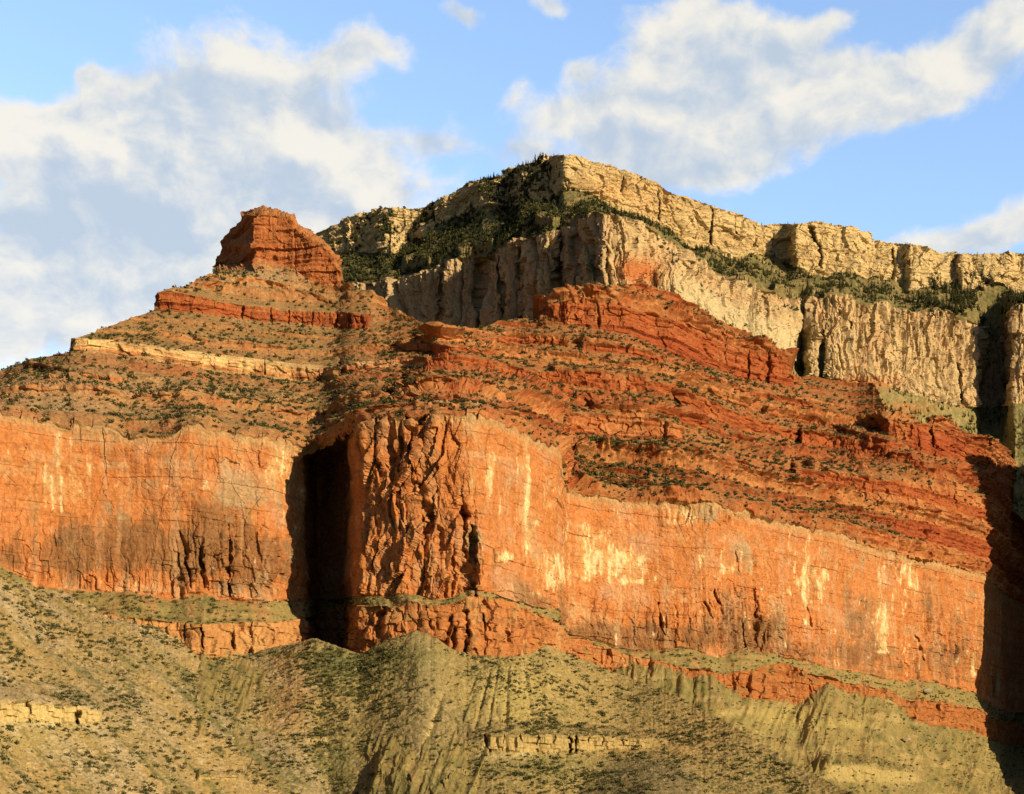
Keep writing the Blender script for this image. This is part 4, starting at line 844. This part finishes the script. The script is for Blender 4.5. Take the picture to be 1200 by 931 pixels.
# ------------------------------------------------------------------ 5. the far side of the canyon, behind and left of the viewer
def build_far_wall():
    a = np.radians(np.linspace(150, 300, 260))                     # plan angle, 0 = right, 90 = away
    rad = 1500 + 220 * fbm(np.degrees(a) / 14, 0, 0, 4, .55, 150)
    prof = np.array([(-2.5, -700), (120, -380), (130, -330), (330, -310), (345, -260), (470, -160), (600, -40), (690, 0), (830, 15), (880, 130), (960, 145), (965, 500)], float)
    t = np.linspace(0, len(prof) - 1, 150); z = np.interp(t, np.arange(len(prof)), prof[:, 0])[::-1, None]; o = np.interp(t, np.arange(len(prof)), prof[:, 1])[::-1, None]
    R = rad[None] + o + 20 * fbm(np.degrees(a)[None] / 2, 0, z / 120, 4, .6, 151)
    P = np.stack([R * np.cos(a)[None], R * np.sin(a)[None], z + 0 * R], -1)
    C = np.broadcast_to(np.array([.34, .13, .05], f32), P.shape).copy()
    C = mixv(C, (.30, .24, .1), np.broadcast_to((z < 125) * 1.0, R.shape)); C = mixv(C, (.5, .4, .22), np.broadcast_to((z > 690) * 1.0, R.shape))
    C *= (1 + .3 * fbm(P[..., 0] / 20, P[..., 1] / 20, P[..., 2] / 6, 4, .6, 152))[..., None]
    structure(grid_mesh("canyon_wall_hill", P, C, np.zeros_like(C), ROCK), "layered canyon wall on the far side behind the viewer", "hill")
build_far_wall()

# ------------------------------------------------------------------ 6. plants and stones
RS = np.random.RandomState(17)
def shrub_proto(seed, nleaf, tall=.8, spread=1.0, tone=(.075, .08, .03)):
    """ragged crown of small leaf faces round a few leaning stems; unit = crown radius"""
    r = np.random.RandomState(seed); V, T, C = [], [], []
    lobes = [(np.array([0, 0, tall * .6]), .75)] + [(np.array([math.cos(a) * .5, math.sin(a) * .5, tall * (.35 + .4 * r.rand())]), .35 + .25 * r.rand()) for a in r.rand(5) * 6.28]
    for k in range(nleaf):
        c, rad = lobes[r.randint(len(lobes))]
        d = r.normal(size=3); d /= np.linalg.norm(d)
        p = c + d * rad * (.55 + .5 * r.rand()) * np.array([spread, spread, tall]); p[2] = max(p[2], .03)
        a = r.normal(size=3); a /= np.linalg.norm(a); b = np.cross(d, a); b /= np.linalg.norm(b) + 1e-9
        a = np.cross(b, d) * .6 + d * .5
        sz = .20 + .16 * r.rand(); n = len(V)
        V += [p - a * sz, p + b * sz * .8, p + a * sz, p - b * sz * .8]; T += [(n, n + 1, n + 2), (n, n + 2, n + 3)]
        t = np.array(tone) * (.7 + .7 * r.rand()); C += [t] * 4
    for k in range(3):                                              # stems
        a = r.rand() * 6.28; n = len(V); e = np.array([math.cos(a) * .35, math.sin(a) * .35, tall * .6])
        for w, q in ((.07, np.array([0, 0, -.15])), (.03, e)):
            V += [q + np.array([w, 0, 0]), q + np.array([-w * .5, w * .8, 0]), q + np.array([-w * .5, -w * .8, 0])]
        for i in range(3): j = (i + 1) % 3; T += [(n + i, n + j, n + 3 + j), (n + i, n + 3 + j, n + 3 + i)]
        C += [np.array([.12, .09, .06])] * 6
    return np.array(V), np.array(T), np.array(C)
def conifer_proto(seed, tiers=9, tone=(.05, .062, .028)):
    """slim conifer, unit height: tapered trunk and drooping, gapped tiers of sprays"""
    r = np.random.RandomState(seed); V, T, C = [], [], []
    n = 0
    for w, z in ((.022, -.06), (.006, .97)): V += [np.array([w * math.cos(a), w * math.sin(a), z]) for a in (0, 2.1, 4.2)]
    for i in range(3): j = (i + 1) % 3; T += [(i, j, 3 + j), (i, 3 + j, 3 + i)]
    C += [np.array([.10, .075, .05])] * 6
    for k in range(tiers):
        z = .12 + .84 * k / (tiers - 1); R = .27 * (1 - z) ** .8 + .03
        for q in range(6):
            if r.rand() < .15: continue
            a = q * 1.047 + r.rand() * .9; rr = R * (.6 + .6 * r.rand()); dz = .05 + .06 * r.rand(); w = .55 * rr + .02
            d = np.array([math.cos(a), math.sin(a), 0]); t = np.array([-d[1], d[0], 0]); n = len(V)
            V += [np.array([0, 0, z + .05]), d * rr * .6 + t * w * .5 + [0, 0, z - dz * .3], d * rr + [0, 0, z - dz], d * rr * .6 - t * w * .5 + [0, 0, z - dz * .3]]
            T += [(n, n + 1, n + 2), (n, n + 2, n + 3)]; C += [np.array(tone) * (.7 + .65 * r.rand())] * 4
    return np.array(V), np.array(T), np.array(C)
def stone_proto(seed, tone=(.45, .33, .18)):
    """angular boulder: an icosahedron cut and pushed about"""
    r = np.random.RandomState(seed); g = (1 + 5 ** .5) / 2
    V = np.array([(-1, g, 0), (1, g, 0), (-1, -g, 0), (1, -g, 0), (0, -1, g), (0, 1, g), (0, -1, -g), (0, 1, -g), (g, 0, -1), (g, 0, 1), (-g, 0, -1), (-g, 0, 1)], float) / 1.9
    T = [(0, 11, 5), (0, 5, 1), (0, 1, 7), (0, 7, 10), (0, 10, 11), (1, 5, 9), (5, 11, 4), (11, 10, 2), (10, 7, 6), (7, 1, 8), (3, 9, 4), (3, 4, 2), (3, 2, 6), (3, 6, 8), (3, 8, 9), (4, 9, 5), (2, 4, 11), (6, 2, 10), (8, 6, 7), (9, 8, 1)]
    V = list(V); T2 = []; mid = {}
    def m(a, b):
        k = (min(a, b), max(a, b))
        if k not in mid: mid[k] = len(V); V.append((V[a] + V[b]) / 2 * 1.1)
        return mid[k]
    for a, b, c in T:
        x, y, z = m(a, b), m(b, c), m(c, a); T2 += [(a, x, z), (b, y, x), (c, z, y), (x, y, z)]
    V = np.array(V)
    for k in range(11):
        d = r.normal(size=3); d /= np.linalg.norm(d); h = V @ d; lim = .32 + .3 * r.rand(); V = V - np.outer(np.maximum(h - lim, 0), d)
    V = V * np.array([1 + .3 * r.rand(), .8 + .3 * r.rand(), .65 + .3 * r.rand()]) + r.normal(size=V.shape) * .03; V[:, 2] += .35
    return V, np.array(T2), np.array(tone) * (.85 + .3 * r.rand(len(V), 1))

# coarse depth picture of the terrain, to know which plants the view shows
ZB = np.full((480, 620), 1e9)
for k in 'MFE':
    P = EXPORT[k]['P']; pu = CU + F * P[..., 0] / P[..., 1]; pv = H - F * P[..., 2] / P[..., 1]
    i = np.round(pv / 2).astype(int); j = np.round(pu / 2).astype(int); ok = (i >= 0) & (i < 480) & (j >= 0) & (j < 620)
    np.minimum.at(ZB, (i[ok], j[ok]), P[..., 1][ok])
def pix(P): return CU + F * P[:, 0] / P[:, 1], H - F * P[:, 2] / P[:, 1]
def seen(P, tol=14):
    u, v = pix(P); ok = (u > 1) & (u < 1199) & (v > 1) & (v < 930)
    i = np.clip(np.round(v / 2 - 1).astype(int), 0, 479); j = np.clip(np.round(u / 2).astype(int), 0, 619)
    return ok & (P[:, 1] < ZB[i, j] + tol)
def scatter(key, weight, n):
    d = EXPORT[key]; P = d['P']
    e1 = np.gradient(P, axis=1); e2 = np.gradient(P, axis=0)
    ar = np.linalg.norm(np.cross(e1, e2), axis=-1); ar = np.minimum(ar, 6.0)
    w = (ar * weight).reshape(-1).astype(float); w = np.maximum(w, 0); w /= w.sum()
    idx = RS.choice(len(w), n, p=w)
    Q = P.reshape(-1, 3)[idx].copy()
    Q[:, :2] += RS.normal(size=(n, 2)) * .3
    return Q, idx
def replicate(protos, Q, size, squash=None):
    """all copies as one vertex/face set"""
    Vs, Ts, Cs, off = [], [], [], 0
    which = RS.randint(len(protos), size=len(Q))
    for k, (V, T, C) in enumerate(protos):
        q = Q[which == k]; sz = size[which == k]; n = len(q)
        if n == 0: continue
        a = RS.rand(n) * 6.28; ca, sa = np.cos(a)[:, None], np.sin(a)[:, None]
        sx = sz[:, None] * (.85 + .3 * RS.rand(n, 1)); szz = sz[:, None] * (.85 + .3 * RS.rand(n, 1))
        W = np.stack([(V[None, :, 0] * ca - V[None, :, 1] * sa) * sx, (V[None, :, 0] * sa + V[None, :, 1] * ca) * sx, V[None, :, 2] * szz], -1) + q[:, None]
        Vs.append(W.reshape(-1, 3)); Ts.append((T[None] + (np.arange(n) * len(V))[:, None, None] + off).reshape(-1, 3))
        tone = (.75 + .5 * RS.rand(n, 1, 1)); Cs.append((C[None] * tone).reshape(-1, 3)); off += n * len(V)
    return np.concatenate(Vs), np.concatenate(Ts), np.concatenate(Cs)
def plant_out(name, protos, Q, size, n_single, zones, category, stuff_name, stuff_label, mat=FOLIAGE):
    """the n_single largest in view become objects of their own, the rest one mass"""
    px = size / Q[:, 1] * seen(Q + np.array([0, 0, .5]) * size[:, None])
    order = np.argsort(-px); single = order[:n_single][px[order[:n_single]] > 0]; rest = np.setdiff1d(np.arange(len(Q)), single)
    meshes = [tri_mesh(name, *p[:2], mat, p[2]) for p in protos]
    U, V = pix(Q)
    firsts = {}
    for i in single:
        lab, grp = zones(U[i], V[i])
        k = RS.randint(len(meshes))
        if k not in firsts: firsts[k] = o = bpy.data.objects.new(name, meshes[k])
        else: o = firsts[k].copy()
        sc = size[i] * (.9 + .2 * RS.rand())
        o.location = Q[i]; o.rotation_euler = (0, 0, RS.rand() * 6.28); o.scale = (sc, sc, size[i])
        o['label'] = lab; o['category'] = category; o['group'] = grp
        scene.collection.objects.link(o)
    V_, T_, C_ = replicate(protos, Q[rest], size[rest])
    o = link(bpy.data.objects.new(stuff_name, tri_mesh(stuff_name, V_, T_, mat, C_)))
    o['kind'] = 'stuff'; o['label'] = stuff_label; o['category'] = stuff_name.replace('_', ' ')

# --- conifers of the wooded bench and the rim
E = EXPORT['E']; sg = E['sg']; V = E['V']; U = np.broadcast_to(E['us'][None, :], V.shape); PE = E['P']
leftE = 1 - sst(U, 640, 670)
nz = fbm(PE[..., 0] / 45, PE[..., 1] / 45, PE[..., 2] / 45, 3, .55, 160)
up = np.clip(normals(blur2(PE, 2))[..., 2], 0, 1)
gaps = patches(E['us'], V, [(1000, 340, 30, 8, .5), (880, 338, 30, 6, .6)])
wE = ((sg > 1.03) & (sg < 1.97)) * np.clip(.75 + 1.4 * nz - gaps, .03, 1.2)
wE = wE + ((sg > .05) & (sg <= 1.05)) * (leftE + (U > 1085) * .8) * np.clip(nz * 1.2 + .12 + patches(E['us'], V, [(620, 200, 36, 16, 1.0), (600, 232, 34, 14, .8), (502, 255, 9, 20, 1.0), (452, 265, 9, 20, 1.0), (410, 285, 24, 16, .5), (575, 225, 10, 16, .8), (660, 190, 6, 6, .3), (1150, 320, 60, 20, .3)]), 0, 1.3) * 1.2
wE = wE * lerp(1, np.clip(.55 + 1.3 * fbm(PE[..., 0] / 24, PE[..., 1] / 24, PE[..., 2] / 24, 3, .55, 165), .02, 1.3), 1 - leftE)
wE = wE + ((sg > 2.0) & (sg <= 2.5)) * np.clip(nz + .15, 0, 1) * .6 * (1 - leftE) + ((sg > 2.35) & (sg < 3)) * (U > 780) * (U < 960) * np.clip(nz + .1, 0, 1) * .30
wE = wE + (sg > 3.0) * (U > 900) * np.clip(.5 + 1.3 * nz, 0, 1) * .8
wE = wE * (up + .15) * (U > 372) * (U < 1215)
Q1, _ = scatter('E', wE, 5600)
jj = RS.choice(np.where((E['us'] > 372) & (E['us'] < 1210))[0], 420)
wrim = np.clip(.55 + 1.5 * fbm(E['us'][jj] / 22, 0, 0, 3, .6, 161), 0, 1) * np.where((E['us'][jj] > 668) & (E['us'][jj] < 790), .35, 1.0)
jj = jj[RS.rand(len(jj)) < wrim]
Q2 = PE[0, jj] + np.stack([RS.normal(size=len(jj)) * .5, 3 + 14 * RS.rand(len(jj)), RS.rand(len(jj)) * .6], -1)
QE = np.concatenate([Q1, Q2]); uE, vE = pix(QE)
tall = np.where((uE > 1080) & (vE > 325) & (vE < 400), 12.0, np.where(uE < 660, 8.5, 7.0)) * (.65 + .75 * RS.rand(len(QE)))
tall[-len(Q2):] *= .62
con = [conifer_proto(300 + k, 9, (.078, .085, .032)) for k in range(6)]
def con_zone(u, v):
    if v < k_top(u) + 4: return "small dark conifer on the skyline edge of the cream rim cliff", "conifers along the rim edge"
    if u < 660: return "dark conifer on the steep wooded gully slope left of the summit corner", "conifers on the left gully slope"
    if v < c_top(u) + 4 and u > 1060: return "tall dark conifer in the dense wood under the right end of the rim", "conifers in the right hand wood"
    if v < c_top(u) + 6: return "dark conifer on the bench between the two pale cliffs", "conifers on the bench between the cliffs"
    return "dark conifer below the top of the pale column cliff", "conifers on and below the column cliff"
is_round = RS.rand(len(QE)) < np.where(uE > 1060, .15, .5)
pin = [shrub_proto(330 + k, 46, 1.05, .9, (.085, .09, .034)) for k in range(6)]
plant_out("conifer_tree", con, QE[~is_round], tall[~is_round], 290, con_zone, "tree", "conifer_woods", "distant dark conifers massed on the high benches", FOLIAGE)
def pin_zone(u, v):
    l, g = con_zone(u, v)
    return l.replace("small dark conifer", "low round pinyon").replace("tall dark conifer", "round pinyon").replace("dark conifer", "round bushy pinyon"), g.replace("conifers", "pinyons")
plant_out("pinyon_tree", pin, QE[is_round], tall[is_round] * .40, 290, pin_zone, "tree", "pinyon_woods", "distant round pinyons massed on the high benches", FOLIAGE)

# --- junipers and bushes of the red slopes
M = EXPORT['M']; V = M['V']; U = np.broadcast_to(M['us'][None, :], V.shape); PM = M['P']; sg = np.broadcast_to(M['sg'], V.shape)
nz = fbm(PM[..., 0] / 30, PM[..., 1] / 30, PM[..., 2] / 30, 4, .55, 162)
dens = patches(M['us'], V, [(735, 548, 85, 26, 2.6), (1000, 600, 70, 14, 1.2), (1090, 628, 40, 14, 1.2), (300, 392, 120, 12, .9), (250, 470, 160, 30, .55), (300, 320, 50, 14, .5), (760, 470, 60, 12, 1.2), (700, 395, 60, 12, .6),
    (850, 445, 60, 14, 1.0), (430, 480, 50, 14, .4), (930, 530, 60, 10, .8), (380, 505, 40, 14, .5), (215, 338, 20, 6, 1.0), (260, 325, 14, 10, 1.2)])
wM = (sg < 2.995) * (1 - M['steep']) * (1 - .8 * M['cliffmask']) * np.clip(.45 + .4 * (U > 450) + dens + .8 * nz, .02, 3) * (U > 0) * (U < 1210) * (1 - M['tower'])
QM, _ = scatter('M', wM, 14500)
szM = (.7 + 2.9 * RS.rand(len(QM)) ** 2.2)
uM, vM = pix(QM); szM *= np.where((np.hypot((uM - 735) / 110, (vM - 550) / 34) < 1), 1.15, 1.0)
wB = ((sg > 4.0) & (sg <= 5.0)) * np.clip(.6 + nz, .1, 1) * 1.4 + (sg > 6) * np.clip(.35 + .7 * nz, .05, 1) * .8
QB, _ = scatter('M', wB * (U > 0) * (U < 1210), 7500)
def jun_zone(u, v):
    if u < 430 and v < 345: return "dark bush among the rubble round the foot of the summit block", "bushes round the summit block"
    if u < 430 and v < 412: return "dark green bush on the slope between the red ring ledge and the pale bed", "bushes under the ring ledge"
    if u < 520: return "dark bush on the rubble slope just above the left orange cliff", "bushes above the left cliff"
    if 640 < u < 850 and v > 515: return "green bush on the terrace right of the orange buttress", "bushes on the buttress terrace"
    if v > v_Rt(u) - 60 and u > 640: return "green bush just above the rim of the right orange cliff", "bushes above the right cliff"
    if v < 480: return "dark bush on the red slope under the upper red wall", "bushes under the upper red wall"
    return "dark bush on the stepped red ledges in mid slope", "bushes on the red ledges"
jun = [shrub_proto(400 + k, 34, .9, 1.0, (.07, .074, .026)) for k in range(7)]
plant_out("juniper_bush", jun, QM, szM, 300, jun_zone, "bush", "juniper_scrub", "small bushes peppering the red slopes", FOLIAGE)

# --- low scrub of the olive scree
Fd = EXPORT['F']; V = Fd['V']; U = np.broadcast_to(Fd['us'][None, :], V.shape); PF = Fd['P']
nz = fbm(PF[..., 0] / 22, PF[..., 1] / 22, PF[..., 2] / 22, 4, .6, 163)
wF = (1 - Fd['steep']) * np.clip(.25 + 1.5 * nz + .8 * Fd['gl'] + patches(Fd['us'], V, [(640, 905, 80, 14, .9), (395, 780, 40, 22, 1.0), (440, 775, 50, 16, .6), (530, 660, 30, 400, 0)]) - .2 * Fd['fan'], .05, 2) * (U > -5) * (U < 1050)
QF, _ = scatter('F', wF, 14000)
szF = .4 + 1.9 * RS.rand(len(QF)) ** 3.2
def scr_zone(u, v):
    ug = np.interp(v, [740, 834, 928], [362, 377, 388])
    if u < ug - 12: return "low olive bush on the grey rubble of the left spur", "bushes on the left spur"
    if u < ug + 45: return "green bush in the gully between the left spur and the middle fan", "bushes in the gully"
    return "low olive bush on the yellowish middle fan", "bushes on the middle fan"
scr = [shrub_proto(430 + k, 22, .75, 1.1, (.082, .085, .03)) for k in range(6)]
plant_out("scrub_bush", scr, QF, szF * 1.25, 290, scr_zone, "bush", "low_scrub", "low olive scrub speckling the foreground scree", FOLIAGE)
V_, T_, C_ = replicate(scr, QB, .7 + 1.9 * RS.rand(len(QB)) ** 2)
o = link(bpy.data.objects.new("bench_scrub", tri_mesh("bench_scrub", V_, T_, FOLIAGE, C_))); o['kind'] = 'stuff'; o['label'] = "green scrub on the benches below the orange cliff"; o['category'] = "scrub"

# --- fallen stones
STONE = rock_material("fallen_stone", 2.0, .4)
st = [stone_proto(500 + k) for k in range(6)]
pz = patches(M['us'], M['V'], [(60, 465, 90, 24, 1.2), (320, 325, 60, 14, 1.4), (200, 470, 140, 28, .6), (330, 395, 70, 16, .4), (520, 476, 60, 8, .8), (700, 560, 60, 14, .3)])
Um = np.broadcast_to(M['us'][None, :], M['V'].shape)
QS, _ = scatter('M', (sg < 2.99) * (1 - M['steep']) * (.05 + pz) * (Um > 0) * (Um < 1210), 2600)
QT, _ = scatter('F', (.3 + Fd['A1'] * .9) * np.clip(.4 + fbm(PF[..., 0] / 30, PF[..., 1] / 30, 0, 3, .5, 164), .05, 1) * (1 - Fd['steep']), 4200)
QA = np.concatenate([QS, QT]); szA = np.concatenate([.35 + 1.1 * RS.rand(len(QS)) ** 3, .25 + .9 * RS.rand(len(QT)) ** 4])
def stone_zone(u, v):
    if v < 480 and u < 430 and v < 345: return "pale stone in the rubble apron under the summit block", "stones under the summit block"
    if v < 560: return "pale fallen stone on the slope above the orange cliff", "stones above the cliff"
    if u < 380: return "grey fallen stone on the left rubble spur", "stones on the left spur"
    return "grey fallen stone on the middle fan", "stones on the middle fan"
plant_out("fallen_stone", st, QA, szA, 200, stone_zone, "stone", "stone_rubble", "loose pale stones strewn over the slopes", STONE)

# --- single stones the eye picks out
def place_stone(name, label, category, u, v, back, size, proto, tall=1.0, rot=0.0, group=None):
    i, j = int(round(v / 2)), int(round(u / 2)); y = ZB[max(i - 1, 0):i + 2, max(j - 1, 0):j + 2].min() + back
    p = unproj(u, v, y); o = link(bpy.data.objects.new(name, tri_mesh(name, *proto[:2], STONE, proto[2])))
    o.location = p; o.scale = (size, size, size * tall); o.rotation_euler = (0, 0, rot)
    o['label'] = label; o['category'] = category; return o
pin_ = stone_proto(611, (.27, .20, .13)); pin_[0][:, :2] *= (1 - .8 * np.clip(pin_[0][:, 2:3] / pin_[0][:, 2].max(), 0, 1) ** 1.3)
place_stone("rock_pinnacle", "pale pointed rock standing alone in the dark shade of the right ravine", "rock", 1168, 808, -3, 5, pin_, 5.0, .5)
place_stone("boulder", "large grey boulder on the green bench below the right end of the orange cliff", "boulder", 1086, 812, 0, 6.5, stone_proto(612, (.36, .30, .2)))
place_stone("boulder", "grey boulder on the olive slope below the right hand ledges", "boulder", 1062, 868, 0, 6.0, stone_proto(613, (.33, .27, .17)), .8, 1.0)
place_stone("boulder", "brown boulder on the left spur below the brown ledge", "boulder", 78, 786, -1, 2.6, stone_proto(614, (.34, .25, .14)), .9, 2.0)
place_stone("boulder", "round boulder beside the gully near the foot of the left spur", "boulder", 272, 866, -1, 2.0, stone_proto(615, (.42, .33, .2)), .9, .7)
